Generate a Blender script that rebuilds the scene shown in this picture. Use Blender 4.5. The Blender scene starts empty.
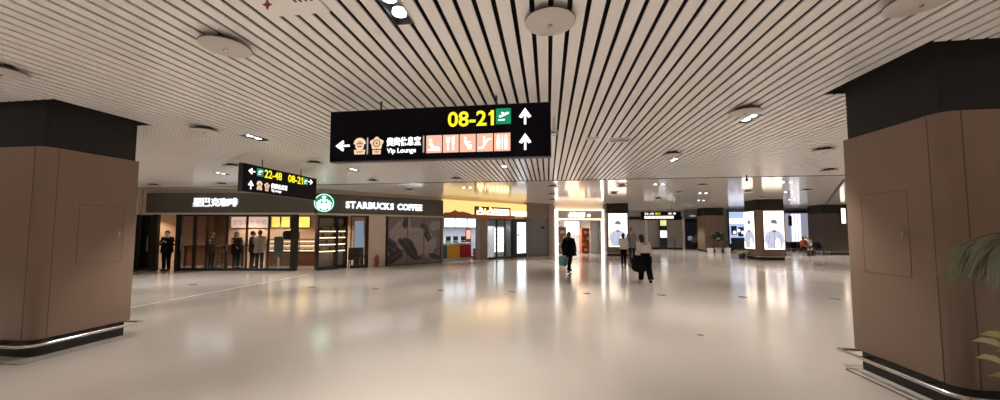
import bpy, bmesh, math, random
from mathutils import Vector, Matrix, Euler
random.seed(7)
PI = math.pi
R = math.radians
C = bpy.context.scene.collection
ZC = 3.56          # underside of the slatted ceiling
CAMZ = 1.75

# ------------------------------------------------------------------ materials
def new_mat(name):
    m = bpy.data.materials.new(name)
    m.use_nodes = True
    nt = m.node_tree
    b = nt.nodes['Principled BSDF']
    return m, nt, b

def mat(name, col, rough=0.5, metal=0.0, spec=0.5, noise=0.06, scale=6.0, coat=0.0):
    """plain surface with a faint mottling of its colour"""
    m, nt, b = new_mat(name)
    b.inputs['Roughness'].default_value = rough
    b.inputs['Metallic'].default_value = metal
    b.inputs['Specular IOR Level'].default_value = spec
    b.inputs['Coat Weight'].default_value = coat
    if noise > 0:
        tc = nt.nodes.new('ShaderNodeTexCoord')
        n = nt.nodes.new('ShaderNodeTexNoise')
        n.inputs['Scale'].default_value = scale
        n.inputs['Detail'].default_value = 3
        r = nt.nodes.new('ShaderNodeMapRange')
        r.inputs['To Min'].default_value = 1 - noise
        r.inputs['To Max'].default_value = 1 + noise
        mx = nt.nodes.new('ShaderNodeMix')
        mx.data_type = 'RGBA'; mx.blend_type = 'MULTIPLY'
        mx.inputs['Factor'].default_value = 1.0
        mx.inputs['A'].default_value = (*col, 1)
        nt.links.new(tc.outputs['Object'], n.inputs['Vector'])
        nt.links.new(n.outputs['Fac'], r.inputs['Value'])
        nt.links.new(r.outputs['Result'], mx.inputs['B'])
        nt.links.new(mx.outputs['Result'], b.inputs['Base Color'])
    else:
        b.inputs['Base Color'].default_value = (*col, 1)
    return m

def emit(name, col, strength=1.0):
    m, nt, b = new_mat(name)
    b.inputs['Base Color'].default_value = (*[c * 0.3 for c in col], 1)
    b.inputs['Emission Color'].default_value = (*col, 1)
    b.inputs['Emission Strength'].default_value = strength
    b.inputs['Roughness'].default_value = 0.4
    return m

def glass_mat(name, tint=(0.93, 0.95, 0.95)):
    m = bpy.data.materials.new(name); m.use_nodes = True
    nt = m.node_tree; nt.nodes.clear()
    out = nt.nodes.new('ShaderNodeOutputMaterial')
    tr = nt.nodes.new('ShaderNodeBsdfTransparent'); tr.inputs['Color'].default_value = (*tint, 1)
    gl = nt.nodes.new('ShaderNodeBsdfGlossy'); gl.inputs['Roughness'].default_value = 0.03
    fr = nt.nodes.new('ShaderNodeFresnel'); fr.inputs['IOR'].default_value = 1.45
    mx = nt.nodes.new('ShaderNodeMixShader')
    nt.links.new(fr.outputs[0], mx.inputs[0]); nt.links.new(tr.outputs[0], mx.inputs[1])
    nt.links.new(gl.outputs[0], mx.inputs[2]); nt.links.new(mx.outputs[0], out.inputs[0])
    return m

M = {}
def floor_material():
    m, nt, b = new_mat('polished_floor')
    tc = nt.nodes.new('ShaderNodeTexCoord')
    n = nt.nodes.new('ShaderNodeTexNoise'); n.inputs['Scale'].default_value = 0.35; n.inputs['Detail'].default_value = 4
    n2 = nt.nodes.new('ShaderNodeTexNoise'); n2.inputs['Scale'].default_value = 40; n2.inputs['Detail'].default_value = 2
    cr = nt.nodes.new('ShaderNodeValToRGB')
    cr.color_ramp.elements[0].color = (0.48, 0.43, 0.382, 1)
    cr.color_ramp.elements[1].color = (0.55, 0.495, 0.443, 1)
    mx = nt.nodes.new('ShaderNodeMix'); mx.data_type = 'RGBA'; mx.blend_type = 'MULTIPLY'; mx.inputs['Factor'].default_value = 0.12
    nt.links.new(tc.outputs['Object'], n.inputs['Vector']); nt.links.new(tc.outputs['Object'], n2.inputs['Vector'])
    nt.links.new(n.outputs['Fac'], cr.inputs['Fac'])
    nt.links.new(cr.outputs['Color'], mx.inputs['A']); nt.links.new(n2.outputs['Color'], mx.inputs['B'])
    nt.links.new(mx.outputs['Result'], b.inputs['Base Color'])
    r = nt.nodes.new('ShaderNodeMapRange'); r.inputs['To Min'].default_value = 0.115; r.inputs['To Max'].default_value = 0.175
    nt.links.new(n.outputs['Fac'], r.inputs['Value']); nt.links.new(r.outputs['Result'], b.inputs['Roughness'])
    b.inputs['Specular IOR Level'].default_value = 0.7
    return m

M['floor'] = floor_material()
M['slat'] = mat('satin_aluminium_slat', (0.86, 0.825, 0.80), 0.26, 0, 0.5, 0.03, 3)
M['plenum'] = mat('black_plenum', (0.012, 0.011, 0.011), 0.9, noise=0)
M['panel_ceiling'] = mat('glossy_ceiling_panel', (0.84, 0.80, 0.77), 0.12, 0, 0.7, 0.02, 2)
M['wall_brown'] = mat('brown_wall', (0.25, 0.195, 0.155), 0.55)
M['wall_grey'] = mat('grey_brown_wall', (0.26, 0.235, 0.215), 0.5)
M['wall_far'] = mat('far_grey_wall', (0.44, 0.41, 0.385), 0.5)
M['wall_cream'] = mat('cream_wall', (0.72, 0.60, 0.47), 0.6)
M['wall_white'] = mat('white_wall', (0.8, 0.78, 0.76), 0.6)
M['clad'] = mat('brown_metal_cladding', (0.235, 0.155, 0.112), 0.34, 0.0, 0.5, 0.05, 1.5)
M['clad_shaded'] = mat('shaded_brown_cladding', (0.085, 0.062, 0.052), 0.5)  # cladding brown with the far pier's shade put into its colour
M['band'] = mat('black_header_band', (0.011, 0.0095, 0.0095), 0.7, noise=0.1)
M['black'] = mat('matt_black', (0.012, 0.011, 0.012), 0.5, noise=0.1)
M['seam'] = mat('dark_seam', (0.10, 0.065, 0.05), 0.6, noise=0)
M['steel'] = mat('brushed_steel', (0.72, 0.69, 0.66), 0.22, 1.0, noise=0.05)
M['frame'] = mat('dark_bronze_frame', (0.022, 0.017, 0.015), 0.4, 0.2)
M['fascia'] = mat('olive_grey_fascia', (0.105, 0.095, 0.078), 0.5)
M['trim'] = mat('pale_trim', (0.6, 0.54, 0.46), 0.4)
M['glass'] = glass_mat('window_glass')
M['sign_black'] = mat('sign_face_black', (0.004, 0.003, 0.008), 0.45, 0, 0.12, noise=0)
M['sign_case'] = mat('sign_case', (0.04, 0.037, 0.04), 0.4)
M['e_white'] = emit('lit_white', (1.0, 0.97, 1.0), 1.6)
M['e_letters'] = emit('lit_letters', (0.93, 0.97, 1.0), 1.5)
M['e_yellow'] = emit('lit_yellow', (0.93, 0.86, 0.02), 1.0)
M['e_green'] = emit('lit_green', (0.0, 0.30, 0.13), 0.8)
M['e_beige'] = emit('lit_beige', (0.88, 0.62, 0.42), 0.95)
M['e_brown'] = emit('lit_brown', (0.30, 0.15, 0.09), 0.6)
M['e_salmon'] = emit('lit_salmon', (0.95, 0.50, 0.36), 0.95)
M['e_pale'] = emit('lit_pale', (1.0, 0.92, 0.86), 1.1)
M['e_divider'] = emit('lit_divider', (0.55, 0.48, 0.46), 0.7)
M['e_ad'] = emit('lit_poster', (1.0, 0.80, 0.62), 2.6)
M['e_ad_cool'] = emit('lit_poster_cool', (0.80, 0.88, 1.0), 2.2)
M['ad_blue'] = emit('poster_lavender', (0.52, 0.54, 0.70), 1.0)
M['ad_fold'] = emit('poster_fold', (0.33, 0.36, 0.52), 0.9)
M['ad_dark'] = emit('poster_grey', (0.20, 0.22, 0.27), 0.8)
M['ad_skin'] = emit('poster_skin', (0.95, 0.85, 0.80), 1.4)
M['e_lens'] = emit('lamp_lens', (1.0, 0.98, 0.96), 5.0)
M['e_jamb'] = emit('lit_portal', (1.0, 0.97, 0.92), 3.0)
M['e_menu'] = emit('menu_yellow', (1.0, 0.62, 0.12), 1.35)
M['e_shelf'] = emit('shelf_light', (1.0, 0.80, 0.50), 2.4)
M['e_cool'] = emit('cool_menu', (0.82, 0.92, 1.0), 2.2)
M['e_gold'] = emit('gold_bulkhead', (1.0, 0.70, 0.24), 1.0)
M['e_gold_letters'] = emit('gold_letters', (1.0, 0.62, 0.28), 6.0)
M['poster_blue'] = emit('blue_poster', (0.36, 0.46, 0.60), 0.55)
M['e_blue'] = emit('blue_window', (0.52, 0.68, 1.0), 0.8)
M['e_green_logo'] = emit('emblem_green', (0.0, 0.20, 0.10), 1.0)
M['e_mint'] = emit('emblem_mint', (0.68, 1.0, 0.88), 1.5)

# ------------------------------------------------------------------ mesh builder
class MB:
    def __init__(s):
        s.v = []; s.f = []; s.mi = []
    def add(s, vs, fs, m=0):
        o = len(s.v); s.v += [tuple(v) for v in vs]
        for f in fs:
            s.f.append([i + o for i in f]); s.mi.append(m)
        return s
    def box(s, x0, x1, y0, y1, z0, z1, m=0):
        vs = [(x0,y0,z0),(x1,y0,z0),(x1,y1,z0),(x0,y1,z0),(x0,y0,z1),(x1,y0,z1),(x1,y1,z1),(x0,y1,z1)]
        return s.add(vs, [(0,3,2,1),(4,5,6,7),(0,1,5,4),(1,2,6,5),(2,3,7,6),(3,0,4,7)], m)
    def prism(s, pts, y0, y1, m=0):
        """outline in x,z (counter-clockwise seen from -y) given depth from y0 (front) to y1"""
        n = len(pts)
        vs = [(x, y0, z) for x, z in pts] + [(x, y1, z) for x, z in pts]
        fs = [tuple(range(n)), tuple(range(2*n-1, n-1, -1))]
        fs += [(i, i+n, (i+1) % n + n, (i+1) % n) for i in range(n)]
        return s.add(vs, fs, m)
    def plan(s, pts, z0, z1, m=0):
        n = len(pts)
        vs = [(x, y, z0) for x, y in pts] + [(x, y, z1) for x, y in pts]
        fs = [tuple(range(n-1, -1, -1)), tuple(range(n, 2*n))]
        fs += [(i, (i+1) % n, (i+1) % n + n, i+n) for i in range(n)]
        return s.add(vs, fs, m)
    def rings(s, rings, m=0, cap=True):
        n = len(rings[0]); vs = [p for r in rings for p in r]; fs = []
        for k in range(len(rings)-1):
            for i in range(n):
                a = k*n+i; b = k*n+(i+1) % n
                fs.append((a, b, b+n, a+n))
        if cap:
            fs.append(tuple(range(n-1, -1, -1))); fs.append(tuple(range((len(rings)-1)*n, len(rings)*n)))
        return s.add(vs, fs, m)
    def lathe(s, prof, cx=0, cy=0, n=20, m=0):
        return s.rings([[(cx+r*math.cos(2*PI*i/n), cy+r*math.sin(2*PI*i/n), z) for i in range(n)] for r, z in prof], m)
    def tube(s, path, r, n=8, m=0, squash=1.0, closed=False):
        P = [Vector(p) for p in path]; N = len(P)
        rs = r if isinstance(r, (list, tuple)) else [r]*N
        rg = []
        for k in range(N):
            if closed: t = P[(k+1) % N]-P[k-1]
            else: t = P[min(k+1, N-1)]-P[max(k-1, 0)]
            t.normalize()
            up = Vector((0,0,1)) if abs(t.z) < 0.95 else Vector((0,1,0))
            a = t.cross(up).normalized(); b = a.cross(t)
            rg.append([P[k]+a*rs[k]*math.cos(2*PI*i/n)+b*rs[k]*squash*math.sin(2*PI*i/n) for i in range(n)])
        if closed: rg.append(rg[0]); return s.rings(rg, m, False)
        return s.rings(rg, m)
    def ball(s, c, r, m=0, n=12, k=8):
        r = r if isinstance(r, (list, tuple)) else (r, r, r)
        rg = []
        for j in range(1, k):
            t = PI*j/k
            rg.append([(c[0]+r[0]*math.sin(t)*math.cos(2*PI*i/n), c[1]+r[1]*math.sin(t)*math.sin(2*PI*i/n), c[2]-r[2]*math.cos(t)) for i in range(n)])
        return s.rings(rg, m)
    def text(s, txt, x0, x1, z0, z1, y0, y1, m=0, bold=0.0):
        vs, fs = glyphs(txt, bold)
        if not vs: return s
        xa = min(v[0] for v in vs); xb = max(v[0] for v in vs); ya = min(v[1] for v in vs); yb = max(v[1] for v in vs)
        fx = (x1-x0)/(xb-xa); fz = (z1-z0)/max(yb-ya, 1e-6)
        za = min(v[2] for v in vs); zb = max(v[2] for v in vs)
        out = [(x0+(v[0]-xa)*fx, y0+(y1-y0)*((zb-v[2])/(zb-za) if zb > za else 0), z0+(v[1]-ya)*fz) for v in vs]
        return s.add(out, fs, m)
    def build(s, name, mats, parent=None, smooth=False, bevel=0.0):
        me = bpy.data.meshes.new(name)
        me.from_pydata([tuple(v) for v in s.v], [], s.f)
        for m in (mats if isinstance(mats, (list, tuple)) else [mats]):
            me.materials.append(M[m] if isinstance(m, str) else m)
        for p, i in zip(me.polygons, s.mi):
            p.material_index = i; p.use_smooth = smooth
        bm = bmesh.new(); bm.from_mesh(me)
        bmesh.ops.recalc_face_normals(bm, faces=bm.faces); bm.to_mesh(me); bm.free()
        if smooth: me.set_sharp_from_angle(angle=R(40))
        o = bpy.data.objects.new(name, me); C.objects.link(o)
        if parent: o.parent = parent
        if bevel:
            bv = o.modifiers.new('bevel', 'BEVEL'); bv.width = bevel; bv.segments = 2; bv.limit_method = 'ANGLE'
        return o

_gc = {}
def glyphs(txt, bold=0.0):
    key = (txt, bold)
    if key not in _gc:
        cu = bpy.data.curves.new('t', 'FONT'); cu.body = txt; cu.size = 1; cu.extrude = 0.01; cu.offset = bold
        cu.resolution_u = 3
        o = bpy.data.objects.new('t', cu); C.objects.link(o)
        dg = bpy.context.evaluated_depsgraph_get(); dg.update()
        me = bpy.data.meshes.new_from_object(o.evaluated_get(dg))
        _gc[key] = ([tuple(v.co) for v in me.vertices], [tuple(p.vertices) for p in me.polygons])
        bpy.data.objects.remove(o); bpy.data.curves.remove(cu); bpy.data.meshes.remove(me)
    return _gc[key]

def tag(o, label, cat, group=None, kind=None):
    o['label'] = label; o['category'] = cat
    if group: o['group'] = group
    if kind: o['kind'] = kind
    return o
def thing(name, label, cat, loc=(0,0,0), rz=0.0, group=None, kind=None):
    o = bpy.data.objects.new(name, None); o.empty_display_size = 0.1
    C.objects.link(o); o.location = loc; o.rotation_euler = (0, 0, rz)
    return tag(o, label, cat, group, kind)
def struct(name, mb, mats, loc=(0,0,0), rz=0.0, parent=None, smooth=False, bevel=0.0):
    o = mb.build(name, mats, parent, smooth, bevel)
    if parent is None:
        o.location = loc; o.rotation_euler = (0, 0, rz); o['kind'] = 'structure'
    return o
def copy_tree(o, parent=None):
    c = o.copy(); C.objects.link(c)
    if parent: c.parent = parent
    for ch in o.children: copy_tree(ch, c)
    return c
def rrect(x0, x1, y0, y1, r, n=6):
    pts = []
    q = r if isinstance(r, (list, tuple)) else (r, r, r, r)
    for cx, cy, a0, r in ((x1-q[0], y1-q[0], 0, q[0]), (x0+q[1], y1-q[1], 90, q[1]), (x0+q[2], y0+q[2], 180, q[2]), (x1-q[3], y0+q[3], 270, q[3])):
        for i in range(n+1):
            a = R(a0+90*i/n); pts.append((cx+r*math.cos(a), cy+r*math.sin(a)))
    return pts
def circle(cx, cz, r, n=20, a0=0, a1=360):
    full = a1-a0 >= 360
    k = n if full else n+1
    return [(cx+r*math.cos(R(a0+(a1-a0)*i/n)), cz+r*math.sin(R(a0+(a1-a0)*i/n))) for i in range(k)]

# ------------------------------------------------------------------ room shell
XL, XR, YB, YF = -21.0, 25.0, -10.0, 35.0
YBREAK = 13.2
struct('floor', MB().box(XL-4, XR+4, YB-1, YF+5, -0.3, 0.0), 'floor')
struct('trim_1', MB().box(-9.40, -9.33, 6.2, 13.2, 0.0, 0.003), 'trim')           # pale expansion joint
holes = [(3.69, 5.58, 3.89, 5.28), (-8.73, -6.87, 4.03, 5.31)]                       # ceiling openings round the columns
SP = 0.1515
def slats():
    mb = MB(); k0 = int((XL-0.037)/SP)-1; x = 0.037+SP*(k0+0.5)
    while x < XR:
        xa, xb = x-0.0552, x+0.0552
        cuts = [(YB, YBREAK)]
        for hx0, hx1, hy0, hy1 in holes+RECESS:
            if xb > hx0 and xa < hx1:
                cuts = [(a, b) for (p, q) in cuts for (a, b) in ((p, min(q, hy0)), (max(p, hy1), q)) if b-a > 0.01]
        for a, b in cuts: mb.box(xa, xb, a, b, ZC, ZC+0.016)
        x += SP
    return mb
# pairs of lamps recessed in the ceiling: x, y of the first lamp
LAMPS_SLAT = [(-1.23, 2.70), (-5.72, 6.30), (3.27, 6.27), (3.26, 9.80), (-1.24, 10.2), (-5.80, 10.1), (-10.4, 10.2)]
LAMPS_FLAT = [(-3.4, 14.9), (4.35, 14.8), (8.96, 14.83), (7.54, 18.72), (11.41, 18.77), (14.39, 23.43), (9.3, 23.4)]
RECESS = [(x-0.05, x+0.05, y-0.24, y+0.24) for x, y in LAMPS_SLAT]
struct('ceiling', slats(), 'slat')
struct('ceiling_plenum', MB().box(XL, XR, YB, YBREAK, ZC+0.45, ZC+0.5), 'plenum')
flat = MB().box(XL-4, XR+4, YBREAK+0.04, YF+5, ZC, ZC+0.1)
struct('ceiling_panel', flat, 'panel_ceiling')
struct('trim_2', MB().box(XL, XR, YBREAK-0.01, YBREAK+0.05, ZC-0.012, ZC+0.5), 'black')
struct('wall_back', MB().box(XL-0.2, XR+0.2, YB-0.2, YB, 0, 4.1), 'wall_grey')
struct('wall_left', MB().box(XL-0.2, XL, YB, 18, 0, 4.1), 'wall_grey')
struct('wall_right', MB().box(XR, XR+0.2, YB, YF+1, 0, 4.1), 'wall_brown')

# ------------------------------------------------------------------ lamps
def spot(x, y, z, power, col, half=47):
    l = bpy.data.lights.new('spot_lamp', 'SPOT'); l.energy = power; l.color = col; l.spot_size = R(2*half); l.spot_blend = 0.55; l.shadow_soft_size = 0.07
    o = bpy.data.objects.new('spot_lamp', l); C.objects.link(o); o.location = (x, y, z)
    return o
HALL = 400
HCOL = (1.0, 0.95, 0.89)
first = None
def downlight(x, y, label, onslat):
    t = thing('downlight', label, 'ceiling light', (x, y, ZC), 0, 'recessed double downlights in the ceiling')
    if onslat:
        b = MB(); d = 0.10
        b.box(-0.09, -0.08, -0.24, 0.24, 0.0, d); b.box(0.08, 0.09, -0.24, 0.24, 0.0, d)
        b.box(-0.08, 0.08, -0.24, -0.23, 0.0, d); b.box(-0.08, 0.08, 0.23, 0.24, 0.0, d)
        b.box(-0.09, 0.09, -0.24, 0.24, d, d+0.02)
        b.build('housing', 'black', t); zl = 0.012
    else:
        b = MB(); b.box(-0.22, 0.22, -0.08, 0.08, -0.010, -0.001); b.build('housing', 'sign_case', t); zl = -0.018
    for q in (-1, 1):
        MB().lathe([(0.058, zl+0.03 if onslat else zl+0.008), (0.06, zl), (0.045, zl-0.006), (0.02, zl-0.008)], 0 if onslat else 0.14*q, 0.10*q if onslat else 0, 16).build('lens', 'e_lens', t, True)
    spot(x, y, ZC-0.05, HALL, HCOL)
    return t
SL = ['double downlight in a black recess, uppermost before the large hanging sign', 'double downlight between the brown column and the smaller hanging sign',
      'double downlight just behind a round diffuser, right of the large hanging sign', 'double downlight farther back behind the second round diffuser on the right',
      'double downlight seen just below the bottom edge of the large hanging sign', 'double downlight under the left end of the large hanging sign',
      'double downlight left of the smaller hanging sign above the cafe lettering']
FL = ['double downlight on the glossy ceiling in front of the gold shop bulkhead', 'double downlight high on the glossy ceiling above the small far hanging sign',
      'double downlight nearest of the row right of the two-poster column header', 'double downlight on the glossy ceiling above the plain brown far column, nearer one',
      'double downlight second in the row right of the two-poster column header', 'double downlight farthest in the row right of the two-poster column header',
      'double downlight on the glossy ceiling just over the plain brown far column header']
for (x, y), l in zip(LAMPS_SLAT, SL): downlight(x, y, l, True)
for (x, y), l in zip(LAMPS_FLAT, FL): downlight(x, y, l, False)
for x in (-14.7, -10.2, -5.7, -1.2, 3.3, 7.8, 12.3, 18):                                   # the same lamps over the hall behind and beside
    for y in (-7.5, -3.0, 1.0): spot(x, y, ZC-0.05, HALL, HCOL)
for x, y in ((-14.7, 2.7), (-10.2, 2.7), (7.8, 2.7), (12.3, 2.7), (-14.7, 6.3), (-10.2, 6.3), (-1.2, 6.3), (7.8, 6.3), (12.3, 6.3), (18, 6.3), (-14.7, 10), (7.8, 10), (12.3, 10), (18, 10), (16.8, 14.8), (21.3, 14.8), (12.3, 14.8), (16.8, 18.7), (21.3, 18.7), (21.3, 23.4), (17.5, 24.5), (16.8, 28), (9.0, 28.0), (21, 26.0), (7, 32), (11.0, 32), (17.5, 31), (-7.8, 13.0), (-12.3, 12.0), (0.0, 18.8), (5.0, 28.0), (12.0, 28.0)):  # added spots without fixtures, some in open view, to brighten the hall
    spot(x, y, ZC-0.05, HALL, HCOL)

# ------------------------------------------------------------------ round ceiling diffusers
M['plate'] = mat('diffuser_plate', (0.55, 0.50, 0.47), 0.35)
def make_diffuser():
    t = thing('ceiling_diffuser', 'x', 'air diffuser', (0, 0, ZC), 0, 'round ceiling diffusers')
    MB().lathe([(0.12, -0.02), (0.13, 0.03), (0.10, 0.05)], n=24).build('neck', 'black', t, True)
    MB().lathe([(0.205, -0.058), (0.21, -0.064), (0.17, -0.078), (0.09, -0.086), (0.02, -0.088)], n=32).build('plate', 'plate', t, True)
    MB().lathe([(0.202, -0.045), (0.212, -0.052), (0.207, -0.06)], n=32).build('rim', 'seam', t, True)
    MB().lathe([(0.022, -0.086), (0.018, -0.098), (0.008, -0.102)], n=12).build('hub', 'steel', t, True)
    return t
DIFF = [((0.03, 2.97), 'large round ceiling diffuser just above and right of the big hanging sign'),
        ((-3.05, 2.98), 'round ceiling diffuser above the gap between left column and big sign'),
        ((2.85, 3.07), 'round ceiling diffuser cut by the top of the picture near the right column'),
        ((-6.01, 3.13), 'round ceiling diffuser above the left column header'),
        ((-6.02, 5.54), 'round ceiling diffuser between left column header and smaller hanging sign'),
        ((2.92, 5.70), 'round ceiling diffuser with a bright downlight just behind it'),
        ((2.89, 8.78), 'round ceiling diffuser in line behind the one with the bright downlight'),
        ((6.08, 8.78), 'round ceiling diffuser on slats close to the right column edge'),
        ((-6.12, 8.74), 'round ceiling diffuser over the right end of the smaller hanging sign'),
        ((-8.63, 8.79), 'round ceiling diffuser at the left edge of the smaller hanging sign'),
        ((-12.44, 12.26), 'round ceiling diffuser above the white cafe characters'),
        ((-15.37, 12.18), 'round ceiling diffuser above the left end of the cafe fascia'),
        ((-6.26, 12.21), 'round ceiling diffuser above the white Latin cafe letters, before the ceiling joint'),
        ((-3.15, 12.11), 'round ceiling diffuser below the large sign, on the ceiling joint'),
        ((-6.06, 15.24), 'round ceiling diffuser above the right end of the cafe lettering'),
        ((0.22, 14.76), 'round diffuser on glossy ceiling before the grey shutter, nearest of its row of three'),
        ((0.21, 17.89), 'round diffuser on glossy ceiling before the grey shutter, middle of its row of three'),
        ((0.27, 21.19), 'round diffuser on glossy ceiling before the grey shutter, farthest of its row of three'),
        ((2.97, 14.95), 'round diffuser on glossy ceiling before the single-poster column'),
        ((3.20, 18.04), 'round diffuser on glossy ceiling nearer the single-poster column header'),
        ((6.04, 15.06), 'round diffuser on glossy ceiling between the two poster columns, nearer one'),
        ((6.17, 17.95), 'round diffuser on glossy ceiling above the right end of the small far sign'),
        ((6.18, 21.29), 'round diffuser on glossy ceiling close above the middle of the small far sign'),
        ((9.16, 17.9), 'round diffuser on glossy ceiling just above the two-poster column'),
        ((11.63, 21.37), 'round diffuser on glossy ceiling touching the two-poster column header in view'),
        ((8.29, 11.81), 'round diffuser at the ceiling joint beside the right brown column'),
        ((11.44, 17.61), 'round diffuser on glossy ceiling before the far seating')]
proto = make_diffuser()
for i, ((x, y), l) in enumerate(DIFF):
    o = proto if i == 0 else copy_tree(proto)
    o.location = (x, y, ZC); o['label'] = l

# access hatch, slot frames, tag, camera
t = thing('ceiling_hatch', 'pale flat access hatch set flush in the slats at the top of the picture', 'access hatch', (-2.03, 2.45, ZC))
MB().box(-0.26, 0.26, -0.22, 0.22, -0.012, 0.03).build('panel', 'slat', t, bevel=0.004)
b = MB()
for k in range(4): b.box(0.06+0.045*k, 0.08+0.045*k, -0.21, 0.06, -0.0135, -0.010)
b.build('slot_grille', 'black', t)
M['red'] = mat('red_plastic', (0.22, 0.02, 0.015), 0.4)
t = thing('ceiling_tag', 'small red star-shaped tag hanging beside the flush hatch', 'tag', (-2.15, 2.44, ZC))
b = MB(); b.prism([(0.04*math.sin(a*PI/4)*(1 if a % 2 == 0 else 0.4), -0.06+0.04*math.cos(a*PI/4)*(1 if a % 2 == 0 else 0.4)) for a in range(7, -1, -1)], -0.006, 0.006)
b.build('tag', 'red', t); MB().tube([(0, 0, -0.02), (0, 0, 0.03)], 0.004).build('wire', 'red', t)
def slot_frame(x, y, w, d, label):
    t = thing('slot_diffuser', label, 'air diffuser', (x, y, ZC), 0, 'small rectangular slot diffusers')
    b = MB(); e = 0.02
    b.box(-w/2, w/2, -d/2, -d/2+e, -0.014, 0.02); b.box(-w/2, w/2, d/2-e, d/2, -0.014, 0.02)
    b.box(-w/2, -w/2+e, -d/2+e, d/2-e, -0.014, 0.02); b.box(w/2-e, w/2, -d/2+e, d/2-e, -0.014, 0.02)
    b.build('frame', 'slat', t); MB().box(-w/2+e, w/2-e, -d/2+e, d/2-e, -0.006, 0.0).build('grille', 'wall_grey', t)
slot_frame(0.88, 7.2, 0.3, 0.12, 'smaller rectangular slot diffuser right of the large sign')
slot_frame(1.45, 7.4, 0.42, 0.34, 'larger rectangular slot diffuser right of the large sign')
def ceiling_camera(x, y, label, mats, s=1.0):
    t = thing('ceiling_camera', label, 'camera', (x, y, ZC))
    MB().lathe([(0.035*s, -0.22*s), (0.03*s, -0.2*s), (0.022*s, 0.0), (0.05*s, 0.012)], n=12).build('stem', mats, t, True)
    MB().ball((0, 0, -0.25*s), 0.065*s, n=16, k=10).build('dome', mats, t, True)
ceiling_camera(0.105, 5.75, 'pale dome camera on a short stem at the large sign\'s right edge', 'steel', 1.0)
ceiling_camera(6.5, 12.75, 'dark dome camera on a stem hanging at the ceiling joint above the poster column', 'band', 0.65)

# ------------------------------------------------------------------ big clad columns
def column(x0, x1, y0, y1, side, label, panel):
    """side: +1 the face towards +x is seen, -1 the face towards -x is seen"""
    t = thing('clad_column', label, 'column', ((x0+x1)/2, (y0+y1)/2, 0), 0, kind='thing')
    ax, ay = (x1-x0)/2, (y1-y0)/2
    MB().plan(rrect(-ax, ax, -ay, ay, (0.025, 0.025, 0.15, 0.15), 10), 0.24, 2.93).build('cladding', 'clad', t, True, 0.006)
    MB().plan(rrect(-ax+0.03, ax-0.03, -ay+0.03, ay-0.03, 0.04, 4), 2.93, ZC+0.42).build('header_band', 'band', t, True)
    MB().plan(rrect(-ax+0.05, ax-0.05, -ay+0.05, ay-0.05, (0.02, 0.02, 0.12, 0.12), 8), 0.0, 0.24).build('plinth', 'black', t, True)
    # vertical seams
    sx = side*ax
    for (xa, ya, xb, yb) in ((sx, -ay+0.155, 0, 1), (sx-side*0.155, -ay, 1, 0)):
        w = 0.0025
        MB().box(xa-(w if xb else 0.0035), xa+(w if xb else 0.0035), ya-(w if yb else 0.0035), ya+(w if yb else 0.0035), 0.245, 2.925).build('seam', 'seam', t)
    # access panel on the side face
    a, b_, z0, z1 = panel
    f = MB(); w = 0.005; X0, X1 = sorted((sx-side*0.002, sx+side*0.002))
    p = MB(); PX0, PX1 = sorted((sx-side*0.001, sx+side*0.001))
    p.box(PX0, PX1, a, b_, z0, z1); po = p.build('access_panel', 'clad', t)
    for (ya, yb, za, zb) in ((a-w, a, z0-w, z1+w), (b_, b_+w, z0-w, z1+w), (a, b_, z0-w, z0), (a, b_, z1, z1+w)): f.box(X0, X1, ya, yb, za, zb)
    f.build('gap', 'seam', po)
    LX0, LX1 = sorted((sx+side*0.001, sx+side*0.012)); yl = a+0.055 if side < 0 else b_-0.055
    zl = (z0+z1)/2
    MB().box(LX0, LX1, yl-0.012, yl+0.012, zl-0.04, zl+0.04).build('latch', 'steel', po, bevel=0.003)
    # bumper rail with posts, and the dark trim let into the floor
    ro = 0.10
    ring = rrect(-ax-ro, ax+ro, -ay-ro, ay+ro, 0.20, 8)
    ring[:9] = [(ax+ro, ay+ro)] if side > 0 else ring[:9]
    if side < 0: ring[9:18] = [(-ax-ro, ay+ro)]
    rl = MB().tube([(x, y, 0.185) for x, y in ring], 0.021, 10, closed=True).build('guard_rail', 'steel', t, True)
    for px, py, qx, qy in ((side*(ax+ro), -ay+0.3, side*(ax-0.06), -ay+0.3), (side*(ax+ro), ay-0.2, side*(ax-0.06), ay-0.2), (0.3, -ay-ro, 0.3, -ay+0.06), (-0.3, -ay-ro, -0.3, -ay+0.06)):
        MB().tube([(px, py, 0.185), (qx, qy, 0.185)], 0.012, 8).build('bracket', 'black', rl, True)
    tr = MB(); g0, g1 = 0.165, 0.192
    o_, i_ = rrect(-ax-g1, ax+g1, -ay-g1, ay-0.08, 0.05, 3), rrect(-ax-g0, ax+g0, -ay-g0, ay-0.095, 0.035, 3)
    n = len(o_)
    tr.add([(x, y, 0.003) for x, y in o_]+[(x, y, 0.003) for x, y in i_], [(i, (i+1) % n, (i+1) % n+n, i+n) for i in range(n)])
    tr.build('floor_trim', 'black', t)
    return t
column(3.88, 5.40, 4.05, 5.28, -1, 'brown clad column on the right with black header, palm beside it', (-0.20, 0.37, 1.24, 2.18))
column(-8.50, -6.98, 4.10, 5.29, +1, 'brown clad column on the left with black header and steel bumper rail', (-0.17, 0.40, 1.24, 2.13))

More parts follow.
